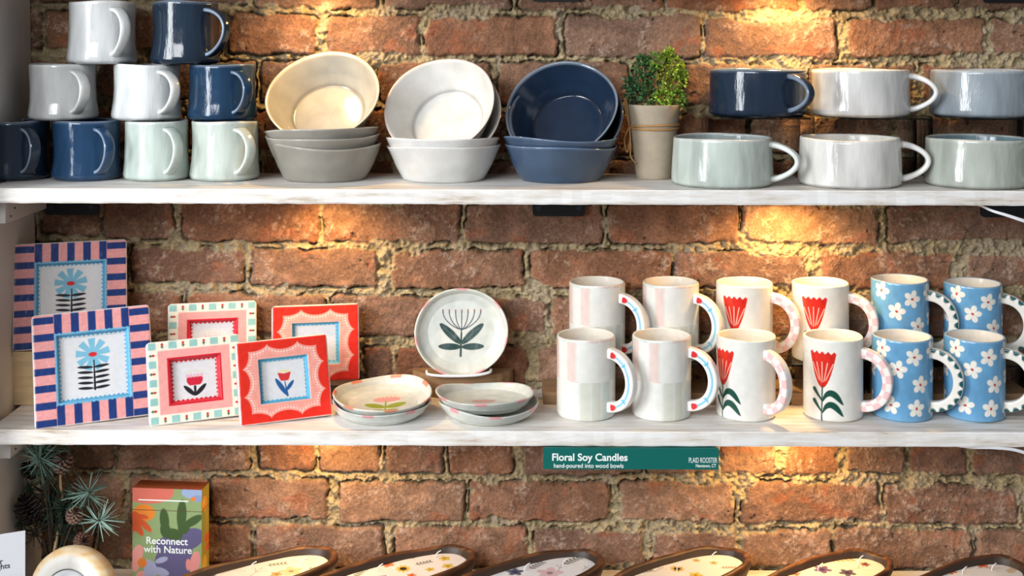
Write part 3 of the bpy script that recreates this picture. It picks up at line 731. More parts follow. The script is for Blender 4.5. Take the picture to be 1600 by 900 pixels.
# wooden strips at the back of the shelf and the risers on them
for (a, b, lab) in ((850, 1235, 'thin brown wooden board at the wall behind the patch-washed and first tulip mugs'), (1237, 1640, 'thin brown wooden board at the wall behind the blue flowered mugs')):
    bm = bmesh.new(); bx(bm, gx(a, 1.92), 1.9165, Z2+0.0002, gx(b, 1.92), 1.996, Z2+0.018); o = bmlink('wooden_board', bm, M_brownwood, bev=0.0008); tag(o, lab, 'board', 'wooden boards behind the tall mugs')
rg2 = 'clear acrylic risers under the back row of tall mugs'
riser(880, 1112, Z2+0.018, hr2-0.018, 1.9165, 1.9965, 1.9165, 'clear acrylic riser carrying the back patch-washed mugs', rg2, 1.955)
riser(1116, 1342, Z2+0.018, hr2-0.018, 1.9165, 1.9965, 1.9165, 'clear acrylic riser carrying the back tulip mugs', rg2, 1.955)
riser(1347, 1600, Z2+0.018, hr2-0.018, 1.9165, 1.9965, 1.9165, 'clear acrylic riser carrying the back blue flowered mugs', rg2, 1.955)

# ============================================================ picture frames
def frame_meshes(design, S, op):
    """S side, op opening half-size fraction"""
    T = 0.013; n = int(S/0.00075); g = (np.arange(n)/(n-1)-0.5)*S
    X, Z = np.meshgrid(g, g+S/2); X = X.ravel(); Z = Z.ravel(); zc = Z-S/2
    hS = S/2; ho = op*S
    do = np.maximum(np.abs(X), np.abs(zc))
    rr = 0.004
    de = hS-do
    y = -T+0.0022*(1-np.sqrt(np.clip(1-(1-np.clip(de/rr, 0, 1))**2, 0, 1)))*1.0
    q = fbm(X*160, zc*160, 9, 2)-0.5; y = y+q*0.0006
    rec = 1-sst(do, ho-0.0030, ho+0.0005); y = y+rec*0.0065
    # rounded corners
    cr_ = 0.006; cx = np.abs(X)-(hS-cr_); cz = np.abs(zc)-(hS-cr_); both = (cx > 0) & (cz > 0); dd = np.hypot(cx, cz)
    f_ = np.where(both & (dd > cr_), cr_/np.maximum(dd, 1e-9), 1.0)
    Xr = np.where(both, np.sign(X)*(hS-cr_+cx*f_), X); Zr = np.where(both, np.sign(zc)*(hS-cr_+cz*f_), zc)+S/2
    N = n*n; ang = np.arctan2(zc, X)
    wave = 0.0006*np.sin(X*2*PI/0.006)*(np.abs(X) < np.abs(zc))+0.0006*np.sin(zc*2*PI/0.006)*(np.abs(zc) <= np.abs(X))
    NAV = (34, 58, 118); PK = (232, 160, 158); WH = (224, 220, 218)
    if design == 'stripe':
        col = flat(N, PK); side = np.abs(X) > ho+0.003
        per = S/6.65
        hz = (((Z-S*0.115)/per) % 1); m1 = (1-sst(np.abs(hz-0.5), 0.20, 0.225))*side
        wx = 2*(ho+0.003)/4.5; vx = (((X+ho+0.003)/wx) % 1); m2 = (1-sst(np.abs(vx-0.25), 0.22, 0.25))*(~side)
        nn = fbm(X*400, zc*400, 3, 2)
        col = mixc(col, NAV, np.clip(m1+m2, 0, 1)); col = col*(0.88+0.22*nn)[:, None]
        col = mixc(col, (110, 180, 215), 1-sst(do+wave, ho+0.0022, ho+0.0030))
        col = mixc(col, (84, 160, 200), 1-sst(do, ho-0.0005, ho))
        col = mixc(col, WH, 1-sst(do+wave*1.6, ho-0.0042, ho-0.0034))
    elif design == 'check':
        col = flat(N, (240, 234, 216)); b1 = S*0.385; b2 = op*S+0.0060
        cell = S/9.0; ci = np.floor((X+hS)/cell); ri = np.floor((zc+hS)/cell); ring_ = do > b1
        fx = ((X+hS)/cell) % 1-0.5; fz = ((zc+hS)/cell) % 1-0.5
        ring_i = (np.maximum(np.abs(ci-4), np.abs(ri-4)) == 4)
        teal = ((ci+ri) % 2 == 0) & ring_i
        mt = (1-sst(np.maximum(np.abs(fx), np.abs(fz)), 0.36, 0.42))*teal*ring_
        col = mixc(col, (150, 196, 190), mt)
        # little tulips in the cream cells
        horiz = np.abs(ci-4) > np.abs(ri-4)
        a = np.where(horiz, -fx*np.sign(ci-4), fz*1.0); b = np.where(horiz, fz, fx)
        mm = (~teal) & ring_i
        col = mixc(col, (198, 56, 50), (1-sst(np.hypot((a-0.12)/0.17, b/0.13), 0.85, 1.15))*mm)
        col = mixc(col, (66, 92, 62), (1-sst(np.maximum(np.abs(a+0.17)/0.16, np.abs(b)/0.05), 0.8, 1.2))*mm)
        col = mixc(col, (66, 92, 62), (1-sst(np.hypot((a+0.12)/0.07, b/0.17), 0.85, 1.15))*mm)
        col = mixc(col, (238, 166, 160), 1-sst(do, b1-0.0006, b1+0.0002))
        col = mixc(col, (206, 34, 52), 1-sst(do, b2-0.0035, b2-0.0029))
        col = mixc(col, WH, 1-sst(do+wave*1.8, ho-0.0046, ho-0.0038))
    else:
        col = flat(N, (226, 48, 34))
        al = np.where(np.abs(X) > np.abs(zc), zc, X)
        # pink field = square minus scallops that bulge in from the rim
        nsc = 3.0; wv = np.abs(np.sin(PI*(al/S*nsc+0.5*0)+PI*0.5)); 
        edge = S*0.455-S*0.085*np.sqrt(np.clip(np.abs(np.cos(PI*al/S*nsc)), 0, 1))
        m = 1-sst(do-edge, -0.0006, 0.0006)
        col = mixc(col, (240, 160, 146), m)
        # white dots along the scallops
        e2 = edge-0.0040; dd2 = np.abs(do-e2); ph = np.abs(((al/0.0040) % 1)-0.5)
        dots = (1-sst(np.hypot(dd2/0.0013, ph/0.32), 0.75, 1.2)); col = mixc(col, (250, 226, 214), dots*0.9)
        e3 = edge-0.0075; col = mixc(col, (250, 214, 202), (1-sst(np.hypot(np.abs(do-e3)/0.0009, ph/0.26), 0.75, 1.2))*0.5*(do > ho+0.004))
        col = mixc(col, (240, 178, 166), 1-sst(do, ho+0.001, ho+0.002))
        col = mixc(col, (84, 168, 200), 1-sst(do, ho-0.0004, ho+0.0003))
        col = mixc(col, WH, 1-sst(do+wave*1.6, ho-0.0052, ho-0.0044))
    rim = 1-sst(de, 0.0006, 0.0022); col = mixc(col, (240, 232, 226), rim*0.85)
    # drop the cells in the opening: picture is its own part
    V = np.stack([Xr, y, Zr], 1)
    keepv = do > ho-0.0048
    i = np.arange(n-1)[:, None]*n; j = np.arange(n-1)[None, :]
    F = np.stack([i+j, i+j+1, i+n+j+1, i+n+j], -1).reshape(-1, 4)
    F = F[keepv[F].any(1)]
    # sides and back
    b_idx = np.concatenate([np.arange(n), np.arange(1, n)*n+n-1, (n-1)*n+np.arange(n-2, -1, -1), np.arange(n-2, 0, -1)*n])
    nb = len(b_idx); base = len(V); Vb = V[b_idx].copy(); Vb[:, 1] = 0.0
    V = np.vstack([V, Vb, [[0, 0, S/2]]]); col = np.vstack([col, flat(nb+1, (236, 232, 226))])
    kk = np.arange(nb); k2 = (kk+1) % nb
    F = np.vstack([F, np.stack([b_idx[kk], base+kk, base+k2, b_idx[k2]], 1)])
    Tt = np.stack([np.full(nb, base+nb), base+k2, base+kk], 1)
    fr = npmesh('frame', V, F, col, tri=Tt)
    # picture print
    w2 = ho-0.0020; m_ = int(2*w2/0.0006); g = (np.arange(m_)/(m_-1)-0.5)*2*w2
    X, Z = np.meshgrid(g, g); X = X.ravel(); Z = Z.ravel(); N = m_*m_
    col = flat(N, (222, 221, 222)); q = ho/0.05
    if design == 'stripe':
        cz = 0.017*q
        for a in range(9):
            an = a*2*PI/9+0.22
            c_, s_ = math.cos(an), math.sin(an); u = X*c_+(Z-cz)*s_; v = -X*s_+(Z-cz)*c_
            hw = 0.0022*q+0.13*u
            d = np.maximum(np.abs(v)-hw, np.maximum(0.0025*q-u, u-0.0240*q)); col = mixc(col, (126, 186, 210), 1-sst(d, -0.0004, 0.0004))
        col = mixc(col, (126, 186, 210), ell(X, Z, 0, cz, 0.007*q, 0.007*q))
        col = mixc(col, (206, 48, 52), ell(X, Z, 0, cz, 0.0062*q, 0.0035*q))
        K = (34, 36, 44); col = mixc(col, K, seg(X, Z, 0.0012*q, 0.008*q, 0.0012*q, -0.035*q, 0.0010*q, 0.0016*q))
        for a in range(5):
            zz = (-0.001-0.0078*a)*q
            for s in (-1, 1): col = mixc(col, K, leafm(X, Z, 0, zz-0.001, s*0.0225*q, zz+0.0008, 0.0022*q))
    elif design == 'check':
        z0 = -0.004*q
        d = np.maximum(np.hypot(X/1.0, (Z-z0-0.004*q))-0.0165*q, (Z-z0-0.010*q)); d = np.where(Z < z0-0.009*q, np.maximum(d, z0-0.009*q-Z), d)
        col = mixc(col, (206, 40, 62), 1-sst(d, -0.0004, 0.0004))
        for a in range(5):
            xx = (a-2)*0.0072*q
            col = mixc(col, (236, 150, 170), ell(X, Z, xx, z0+0.0125*q, 0.0028*q, 0.0042*q))
            col = mixc(col, (222, 222, 224), ell(X, Z, xx, z0+0.0128*q, 0.0011*q, 0.0017*q))
            col = mixc(col, (238, 210, 140), ell(X, Z, xx, z0+0.0225*q, 0.0016*q, 0.0022*q)*0.8)
        K = (38, 36, 42); col = mixc(col, K, boxm(X, Z, -0.0026*q, -0.036*q, 0.0026*q, z0-0.010*q))
        for s in (-1, 1):
            col = mixc(col, K, leafm(X, Z, 0, -0.037*q, s*0.0225*q, -0.012*q, 0.0048*q)); 
    else:
        hw = 0.0050*q+0.0085*q*np.clip((Z+0.004*q)/(0.020*q), 0, 1)**0.5
        d = np.maximum(np.abs(X-0.002*q)-hw, np.maximum(-0.003*q-Z, Z-0.016*q+0.003*q*(1-np.abs(X-0.002*q)/(0.0136*q))))
        col = mixc(col, (214, 58, 58), 1-sst(d, -0.0004, 0.0004))
        col = mixc(col, (240, 222, 130), boxm(X, Z, -0.009*q, 0.0165*q, 0.014*q, 0.0205*q)*0.9)
        B = (40, 92, 152); col = mixc(col, B, seg(X, Z, 0.002*q, -0.003*q, 0.006*q, -0.037*q, 0.0009*q, 0.0022*q))
        col = mixc(col, B, leafm(X, Z, 0.005*q, -0.036*q, -0.0165*q, 0.004*q, 0.0050*q)); col = mixc(col, B, leafm(X, Z, 0.004*q, -0.026*q, 0.0200*q, -0.004*q, 0.0040*q))
    i = np.arange(m_-1)[:, None]*m_; j = np.arange(m_-1)[None, :]
    F = np.stack([i+j, i+j+1, i+m_+j+1, i+m_+j], -1).reshape(-1, 4)
    V = np.stack([X, np.full(N, -T+0.0074), Z+S/2], 1)
    bc = np.array([[-w2, -T+0.0090, S/2-w2], [w2, -T+0.0090, S/2-w2], [w2, -T+0.0090, S/2+w2], [-w2, -T+0.0090, S/2+w2]])
    b = len(V); V = np.vstack([V, bc]); col = np.vstack([col, flat(4, (220, 220, 220))])
    c00, c10, c11, c01 = 0, m_-1, m_*m_-1, (m_-1)*m_
    F = np.vstack([F, [[b, b+3, b+2, b+1], [c00, b, b+1, c10], [c10, b+1, b+2, c11], [c11, b+2, b+3, c01], [c01, b+3, b, c00]]])
    pic = npmesh('picture', V, F, col)
    return fr, pic
def frame_thing(design, S, op, label, group, loc, yaw, tilt):
    t = thing('picture_frame', label, 'picture frame', loc, 0, group)
    t.rotation_euler = (-math.radians(tilt), -math.radians(1.3), math.radians(yaw)); t.scale = (1.04, 1, 1.0) if design == 'stripe' else (1.07, 1, 0.935)
    f, p = frame_meshes(design, S, op)
    link('frame', f, M_frame, t); link('picture', p, M_frame, t)
    bm = bmesh.new(); vs = bx(bm, -0.009, 0.0005, 0.006, 0.009, 0.0025, S*0.62)
    a = math.radians(-tilt-4)
    bmesh.ops.rotate(bm, verts=vs, cent=(0, 0.001, S*0.62), matrix=Matrix.Rotation(math.radians(9), 3, 'X'))
    bmlink('easel_leg', bm, M_darkwood, t)
    return t
# placement: bottom-left corner pixel of the frame
def fplace(px, py, drop, S, yaw):
    p = onplane(px, py, drop); p.y -= 0.004; y = math.radians(yaw)
    return Vector((p.x+S/2*math.cos(y), p.y+S/2*math.sin(y), CAMZ-drop-0.0012)) + Vector((-math.sin(y), math.cos(y), 0))*0.013
S1, S2 = 0.157, 0.1235
gA, gB, gC = 'frames with navy and pink stripes', 'frames with teal squares and pink band', 'red scalloped frames'
p = fplace(60, 671, D2, S1, 23); fA = frame_thing('stripe', S1, 0.30, 'striped navy and pink picture frame in front, standing on the shelf', gA, p, 23, 16)
p = fplace(240, 666, D2, S2, 21); fB = frame_thing('check', S2, 0.265, 'teal checked picture frame in front, standing on the shelf', gB, p, 21, 16)
p = fplace(382, 666, D2, S2, 21); fC = frame_thing('scallop', S2, 0.27, 'red scalloped picture frame in front, standing on the shelf', gC, p, 21, 16)
bh = 0.080; rh = 0.028
p = Vector((gx(119, 1.935)-0.006, 1.932, Z2+bh+0.0005))
dup(fA, 'striped navy and pink picture frame behind, raised on a pine block', p, 0, rot=(-math.radians(11), 0, math.radians(19)), group=gA)
def xat(px, Y): return gx(px, Y)
Yk = 1.925; 
dup(fB, 'teal checked picture frame behind, half hidden and raised', (gx(334, 1.955), 1.952, Z2+rh-0.0005), rot=(-math.radians(9), 0, math.radians(13)), group=gB)
dup(fC, 'red scalloped picture frame behind, half hidden and raised', (gx(495, 1.955), 1.952, Z2+rh-0.004), rot=(-math.radians(9), 0, math.radians(11)), group=gC)
bm = bmesh.new(); bx(bm, gx(13, 1.905), 1.905, Z2+0.0003, gx(160, 1.905), 1.997, Z2+bh); o = bmlink('wooden_block', bm, M_pine, bev=0.0015); tag(o, 'pale pine block riser under the rear striped frame', 'block')
bm = bmesh.new(); bx(bm, gx(262, 1.91), 1.918, Z2+0.0003, gx(556, 1.91), 1.997, Z2+rh); o = bmlink('wooden_block', bm, M_darkwood, bev=0.001); tag(o, 'dark low riser under the rear checked and scalloped frames', 'block')

# ============================================================ dishes
def dish_mesh(design, seed):
    R, rb, h = 0.0722, 0.054, 0.0205
    poly = [(0, 0.0008, 0), (rb-0.004, 0.0, 0), (rb, 0.0008, 0), (R-0.008, 0.008, 0), (R-0.001, h-0.002, 0), (R, h-0.0005, 1), (R-0.0015, h+0.0006, 1), (R-0.0035, h-0.0006, 1), (R-0.009, 0.0105, 2), (rb-0.003, 0.0052, 2), (0, 0.0045, 2)]
    def f(th, r, z, k):
        n = len(th); x = r*np.sin(th); y = r*np.cos(th)*-1.0; y = -y   # y up = away from the viewer
        y = -r*np.cos(th)
        col = flat(n, (208, 211, 203))*(0.84+0.30*fbm(x*60+5, y*60+z*90, seed, 3))[:, None]; inn = (k == 2)*1.0
        rc = (232, 132, 144) if design != 'orange' else (232, 96, 44)
        for a in range(7):
            ac = a*2*PI/7+seed*0.7; dth = ((th-ac+PI) % (2*PI))-PI
            m = (1-sst(np.abs(dth), 0.09, 0.15))*(1-sst(np.abs(z-h+0.001), 0.0020, 0.0036))*(k < 2)
            m = m if design != 'orange' else (1-sst(np.abs(dth), 0.10, 0.16))*(1-sst(np.abs(z-h), 0.0022, 0.0042))
            col = mixc(col, rc, m*0.75)
        if design == 'seed':
            G = (30, 62, 58); S_ = (62, 70, 92)
            for a in range(7):
                xt = (a-3)*0.0096; pts = [(xt*(1-(1-t_)**1.0*1.0)**0.6 if False else xt*math.sin(t_*PI/2)**(0.9), 0.004+0.030*t_**1.25) for t_ in np.linspace(0, 1, 9)]
                for (xa, ya), (xb, yb) in zip(pts[:-1], pts[1:]): col = mixc(col, S_, seg(x, y, xa, ya, xb, yb, 0.00075)*inn)
                col = mixc(col, (150, 70, 70), ell(x, y, xt, 0.0352, 0.0012, 0.0017)*inn); col = mixc(col, (52, 56, 70), ell(x, y, xt, 0.0322, 0.0010, 0.0012)*inn)
            col = mixc(col, G, seg(x, y, 0, 0.006, -0.001, -0.038, 0.0010, 0.0018)*inn)
            for s in (-1, 1):
                col = mixc(col, G, leafm(x, y, 0, -0.019, s*0.033, 0.014, 0.0062)*inn)
                col = mixc(col, G, leafm(x, y, 0, -0.0235, s*0.035, -0.0225, 0.0055)*inn)
                col = mixc(col, (110, 130, 124), seg(x, y, 0, -0.019, s*0.026, 0.007, 0.0003)*inn*0.7)
        elif design == 'orange':
            G = (150, 164, 60)
            col = mixc(col, (226, 150, 150), ell(x, y, 0.006, 0.012, 0.020, 0.010)*inn*0.9)
            for a in range(6): col = mixc(col, (240, 214, 180), ell(x, y, 0.006+(a-2.5)*0.006, 0.023, 0.0016, 0.005)*inn*0.8)
            col = mixc(col, G, seg(x, y, 0.004, 0.004, 0.002, -0.035, 0.0013)*inn)
            for s in (-1, 1):
                col = mixc(col, G, leafm(x, y, 0.003, -0.020, 0.003+s*0.030, -0.004, 0.0080)*inn); col = mixc(col, G, leafm(x, y, 0.003, -0.030, 0.003+s*0.028, -0.036, 0.0062)*inn)
        elif design == 'pink':
            col = mixc(col, (206, 120, 120), ell(x, y, 0, 0.010, 0.018, 0.010)*inn*0.6)
        return col
    return lathe('dish', poly, 340, 0.0008, f, wob=0.020, wz=0.0036, seed=seed)
def dish(design, seed, label, group, loc, rot):
    o = link('ceramic_dish', dish_mesh(design, seed), M_paint); o.location = loc; o.rotation_euler = rot; return tag(o, label, 'dish', group)
dg = 'small handmade dishes on the frame shelf'
Yd = 1.862
dish('plain', 71, 'pale handmade dish under the orange-edged dish', dg, (gx(597, Yd), Yd, zf), (0, 0, 0.4))
dish('orange', 72, 'pale dish with orange rim marks, pink flower and green leaves inside', dg, (gx(600, Yd), Yd+0.002, zf+0.0125), (math.radians(5), math.radians(-1.5), 0.12))
dish('plain', 73, 'pale pink-flecked dish at the bottom of the pair beside the mugs', dg, (gx(766, Yd), Yd-0.002, zf), (0, 0, 2.0))
dish('pink', 74, 'pale pink-flecked dish on top of the pair beside the mugs', dg, (gx(759, Yd), Yd+0.000, zf+0.0130), (math.radians(-2.5), math.radians(1), 0.2))
# half-round wood slice, stand and standing dish
def slice_():
    bm = bmesh.new(); n = 48; r = 0.0785; h = 0.034
    pts = [(r*math.cos(PI+PI*k/n)*(1+0.01*math.sin(5*k)), 0.66*r*math.sin(PI+PI*k/n)) for k in range(n+1)]
    lo = [bm.verts.new((x, y, 0)) for x, y in pts]; hi = [bm.verts.new((x*0.992, y*0.992, h)) for x, y in pts]
    bm.faces.new(lo[::-1]); bm.faces.new(hi)
    for k in range(n+1): k2 = (k+1) % (n+1); bm.faces.new((lo[k], lo[k2], hi[k2], hi[k]))
    o = bmlink('wood_slice', bm, M_brownwood, bev=0.0008, smooth=False); o.location = (gx(724, 1.996), 1.996, Z2+0.0003)
    tag(o, 'half-round brown wood slice raising the standing dish', 'wood block')
slice_()
zt_ = Z2+0.034+0.0008
t = thing('dish_stand', 'small white dish stand with a front lip on the wood slice', 'stand', (gx(720, 1.955), 1.964, zt_))
tube('front_lip', [(-0.050, -0.018, 0.0075), (-0.046, -0.029, 0.0050), (-0.02, -0.0345, 0.0042), (0.02, -0.0345, 0.0052), (0.044, -0.029, 0.0080), (0.048, -0.018, 0.0100)], 0.0022, M_white, t, sub=8)
bm = bmesh.new(); vs = bx(bm, -0.022, 0.0, 0.0, 0.022, 0.003, 0.060); bmesh.ops.rotate(bm, verts=vs, cent=(0, 0, 0), matrix=Matrix.Rotation(math.radians(-14), 3, 'X')); bmesh.ops.translate(bm, verts=vs, vec=(0, 0.020, 0.001)); bmlink('back_rest', bm, M_acrylic, t, bev=0.0005)
bm = bmesh.new(); bx(bm, -0.030, -0.012, 0.0, 0.030, 0.026, 0.0024); bmlink('foot', bm, M_acrylic, t, bev=0.0004)
pc = W(721, 519, 1.960); tl_ = math.radians(90-15)
o = dish('seed', 75, 'pale round dish painted with dark green seed-head flower, standing on edge', dg, pc, (tl_, 0, 0))
nrm = Vector((0, -math.sin(tl_), math.cos(tl_))); o.location = pc-nrm*0.010; o.scale = (1, 0.93, 1)

# ============================================================ sign strip
def sign():
    A = W(849, 699.5, YF-0.004); B = W(1123, 699.5, YF-0.004); w_ = B.x-A.x; h = 0.0290
    t = thing('shelf_sign', 'teal sign strip under the shelf edge advertising floral soy candles', 'sign', (A.x, YF-0.0045, Z2-TH-0.0306))
    bm = bmesh.new(); bx(bm, 0, 0.0006, 0, w_, 0.0022, h+0.0006); bx(bm, 0.002, 0.0022, h-0.001, w_-0.002, 0.030, h+0.0006)
    m = mat('teal_card', base=(4, 98, 90), attr=False, rough=0.35); bmlink('card', bm, m, t)
    k = (YF-0.004)/FPX
    def tx(s, px, base_py, size, bold=0, sx=1.0):
        textmesh('lettering', s, size, M_text, ((px-849)*k, 0.0004, h-(base_py-699.5)*k), (PI/2, 0, 0), t, 0.0001, bold, sx=sx)
    tx('Floral Soy Candles', 862, 718.5, 0.0141, 0.0003, 1.0)
    tx('hand-poured into wood bowls', 865, 729.6, 0.0086, 0.00006, 0.92)
    tx('PLAID ROOSTER', 1076, 721.3, 0.0104, 0, 0.52)
    tx('Newtown, CT', 1087, 728.3, 0.0062, 0.00008, 0.78)
sign()

# ============================================================ cable
def cable(pts, label):
    t = thing('power_cable', label, 'cable', pts[0], 0, 'white cables of the shelf lights'); b = Vector(pts[0])
    for dz in (0, 0.0032):
        tube('strand', [Vector(p)-b+Vector((0, 0, dz*(i/ (len(pts)-1)))) for i, p in enumerate(pts)], 0.0013, M_white, t)
cable([W(1500, 314, 1.84), W(1530, 321, 1.82), W(1550, 330, 1.80), W(1575, 338, 1.79), W(1604, 348, 1.785), W(1640, 360, 1.79)], 'thin white double cable hanging below the mug shelf')
cable([W(1480, 694, 1.83), W(1515, 699.5, 1.80), W(1550, 700.5, 1.79), W(1585, 704, 1.787), W(1612, 714, 1.787), W(1640, 735, 1.79)], 'thin white double cable hanging below the shelf of painted mugs')

# ============================================================ bottom shelf: candles in wood bowls
def superell(n, a, b, p=2.5):
    th = np.arange(n)/n*2*PI; c_, s_ = np.cos(th), np.sin(th)
    return np.sign(c_)*np.abs(c_)**(2/p)*a, np.sign(s_)*np.abs(s_)**(2/p)*b
ALPHA = math.radians(36)
HB = 0.054; LB, WB = 0.138, 0.0555; WAXZ = HB-0.010
def wood_bowl(seed):
    n = 160; lv = [(0.045, 0, 0), (0.030, 0.0, 0), (0.018, 0.010, 0), (0.006, 0.030, 0), (0.0, 0.046, 0), (0.0008, HB-0.002, 1), (0.003, HB, 1), (0.0075, HB-0.0003, 1), (0.0095, HB-0.003, 2), (0.0125, WAXZ-0.006, 2), (0.020, 0.030, 2)]
    V = []; K = []; ph = np.arange(n)/n*2*PI
    for o_, z, k in lv:
        x, y = superell(n, LB-o_*1.2, WB-o_*0.98)
        wv = 0.0012*np.sin(ph*3+seed)+0.0010*np.sin(ph*7+seed*2)
        V.append(np.stack([x*(1+wv*6), y*(1+wv*9), np.full(n, z)+(wv*0.8 if z > 0.03 else 0)], 1)); K += [k]*n
    V = np.vstack(V); m = len(lv); K = np.array(K+[0, 2]); V = np.vstack([V, [[0, 0, 0], [0, 0, 0.030]]])
    i = np.arange(m-1)[:, None]*n; j = np.arange(n)[None, :]; j2 = (j+1) % n
    F = np.stack([i+j, i+j2, i+n+j2, i+n+j], -1).reshape(-1, 4); jj = np.arange(n)
    T = np.concatenate([np.stack([np.full(n, m*n), (jj+1) % n, jj], 1), np.stack([np.full(n, m*n+1), (m-1)*n+jj, (m-1)*n+(jj+1) % n], 1)])
    N = len(V); g = fbm(V[:, 0]*40+seed, V[:, 1]*160, seed, 3)
    col = flat(N, (98, 58, 34))*(0.35+1.0*g)[:, None]
    col = np.where((K == 2)[:, None], flat(N, (58, 44, 36)), col)
    col = mixc(col, (150, 96, 52), (K == 1)*sst(g, 0.5, 0.75)*0.7)
    return npmesh('bowl', V, F, col, tri=T)
def wax(flowers, tint, seed):
    n, m = 360, 120; x, y = superell(n, LB-0.0118*1.2, WB-0.0118*0.98); s = (np.arange(1, m+1)/m)
    X = (s[:, None]*x[None]).ravel(); Y = (s[:, None]*y[None]).ravel(); X = np.append(X, 0); Y = np.append(Y, 0)
    Z = np.full(len(X), WAXZ)+(fbm(X*25+seed, Y*25, seed, 2)-0.5)*0.0010
    V = np.stack([X, Y, Z], 1); i = np.arange(m-1)[:, None]*n; j = np.arange(n)[None, :]; j2 = (j+1) % n
    F = np.stack([i+j, i+n+j, i+n+j2, i+j2], -1).reshape(-1, 4); jj = np.arange(n)
    T = np.stack([np.full(n, m*n), jj, (jj+1) % n], 1)
    # underside
    b = len(V); xb, yb = superell(n, LB-0.0122*1.2, WB-0.0122*0.98)
    V = np.vstack([V, np.stack([xb, yb, np.full(n, WAXZ-0.005)], 1), [[0, 0, WAXZ-0.005]]])
    F = np.vstack([F, np.stack([(m-1)*n+jj, b+jj, b+(jj+1) % n, (m-1)*n+(jj+1) % n], 1)]); T = np.vstack([T, np.stack([np.full(n, b+n), b+(jj+1) % n, b+jj], 1)])
    N = len(V); X, Y = V[:, 0], V[:, 1]; col = flat(N, tint); rnd = random.Random(seed)
    for (fx, fy, kind, c, sz) in flowers:
        if kind == 'f':
            r0 = rnd.uniform(0, 1)
            for p in range(5): a = r0+p*2*PI/5; col = mixc(col, c, ell(X, Y, fx+sz*0.55*math.cos(a), fy+sz*0.55*math.sin(a), sz*0.55, sz*0.36, a)*0.92)
            col = mixc(col, tuple(int(q*0.7) for q in c), ell(X, Y, fx, fy, sz*0.25, sz*0.25))
        elif kind == 's':
            for p in range(9): a = p*2*PI/9; col = mixc(col, c, ell(X, Y, fx+sz*0.7*math.cos(a), fy+sz*0.7*math.sin(a), sz*0.4, sz*0.22, a))
            col = mixc(col, (50, 36, 24), ell(X, Y, fx, fy, sz*0.5, sz*0.5))
        elif kind == 'l':
            a0 = rnd.uniform(-0.6, 0.6)
            ca, sa = math.cos(a0), math.sin(a0)
            col = mixc(col, c, seg(X, Y, fx-sz*ca, fy-sz*sa, fx+sz*ca, fy+sz*sa, 0.0005))
            for p in range(5):
                t_ = -0.8+p*0.4; bx_, by_ = fx+sz*ca*t_, fy+sz*sa*t_
                for s_ in (-1, 1): col = mixc(col, c, leafm(X, Y, bx_, by_, bx_+sz*0.5*math.cos(a0+s_*0.9), by_+sz*0.5*math.sin(a0+s_*0.9), sz*0.11)*0.9)
        else:
            a0 = rnd.uniform(-0.8, 0.8); ca, sa = math.cos(a0), math.sin(a0)
            col = mixc(col, c, seg(X, Y, fx-sz*ca, fy-sz*sa, fx+sz*ca, fy+sz*sa, 0.0005)*0.8)
            col = mixc(col, c, seg(X, Y, fx, fy, fx+sz*math.cos(a0+0.7), fy+sz*math.sin(a0+0.7), 0.0005)*0.8)
            col = mixc(col, c, seg(X, Y, fx, fy, fx+sz*math.cos(a0-0.9), fy+sz*math.sin(a0-0.9), 0.0004)*0.7)
    return npmesh('wax', V, F, col, tri=T)
GG = (112, 128, 92); BR = (132, 104, 84); YE = (222, 184, 40); OR = (232, 110, 50); PU = (92, 56, 116); DP = (66, 46, 84); OC = (196, 160, 84); PKK = (222, 190, 196); DB = (60, 66, 96); PE = (236, 206, 150)
bowls = [
    (530, 853, (236, 228, 218), [(432, 882, 'l', GG, .014), (364, 891, 't', BR, .02), (477, 875, 't', BR, .018), (432, 898, 'f', OC, .009), (318, 899, 'f', DP, .016), (494, 888, 'l', GG, .012), (455, 893, 'f', PE, .016), (400, 894, 't', BR, .016)], [(390, 888), (470, 884)], 'purple and beige flowers'),
    (746, 850, (240, 234, 230), [(606, 882, 'f', OR, .010), (630, 889, 's', YE, .0105), (695, 873, 'f', YE, .0085), (700, 885, 'f', YE, .009), (672, 890, 'f', YE, .007), (635, 872, 'l', GG, .011), (661, 880, 'l', (100, 104, 96), .013), (562, 896, 'l', GG, .014), (643, 899, 'f', OR, .007)], [(681, 872), (590, 893)], 'yellow flowers and small sunflower'),
    (947, 855, (232, 234, 238), [(892, 877, 'l', (112, 108, 96), .018), (838, 884, 'l', (116, 112, 110), .016), (859, 896, 'f', PKK, .019), (805, 894, 'f', DB, .012), (915, 888, 't', GG, .01), (875, 888, 't', BR, .012)], [(880, 884), (820, 892)], 'pale daisy and grey leaves'),
    (1176, 851, (238, 228, 214), [(1088, 876, 'f', OC, .006), (1115, 880, 'f', OC, .006), (1058, 889, 's', (206, 170, 60), .010), (1087, 899, 'f', YE, .010), (1006, 893, 'l', BR, .014), (1138, 887, 'l', (150, 120, 70), .011), (1030, 890, 't', BR, .012)], [(1112, 874), (1058, 892)], 'ochre blossoms and brown leaves'),
    (1397, 856, (238, 226, 204), [(1285, 890, 'f', PU, .013), (1324, 895, 'f', DP, .012), (1241, 896, 'f', (150, 84, 44), .009), (1312, 875, 'l', OC, .020), (1352, 882, 'f', (140, 60, 50), .007), (1340, 888, 't', (180, 120, 130), .018), (1215, 897, 't', BR, .012)], [(1271, 889), (1342, 880)], 'purple petals and ochre grass'),
    (1612, 864, (232, 228, 224), [(1484, 893, 'f', OR, .010), (1534, 883, 'f', (214, 90, 50), .010), (1545, 888, 't', BR, .018), (1582, 890, 'l', OC, .016), (1500, 882, 't', BR, .012)], [(1550, 892), (1500, 896)], 'orange blossoms, at right edge'),
]
wb_proto = None
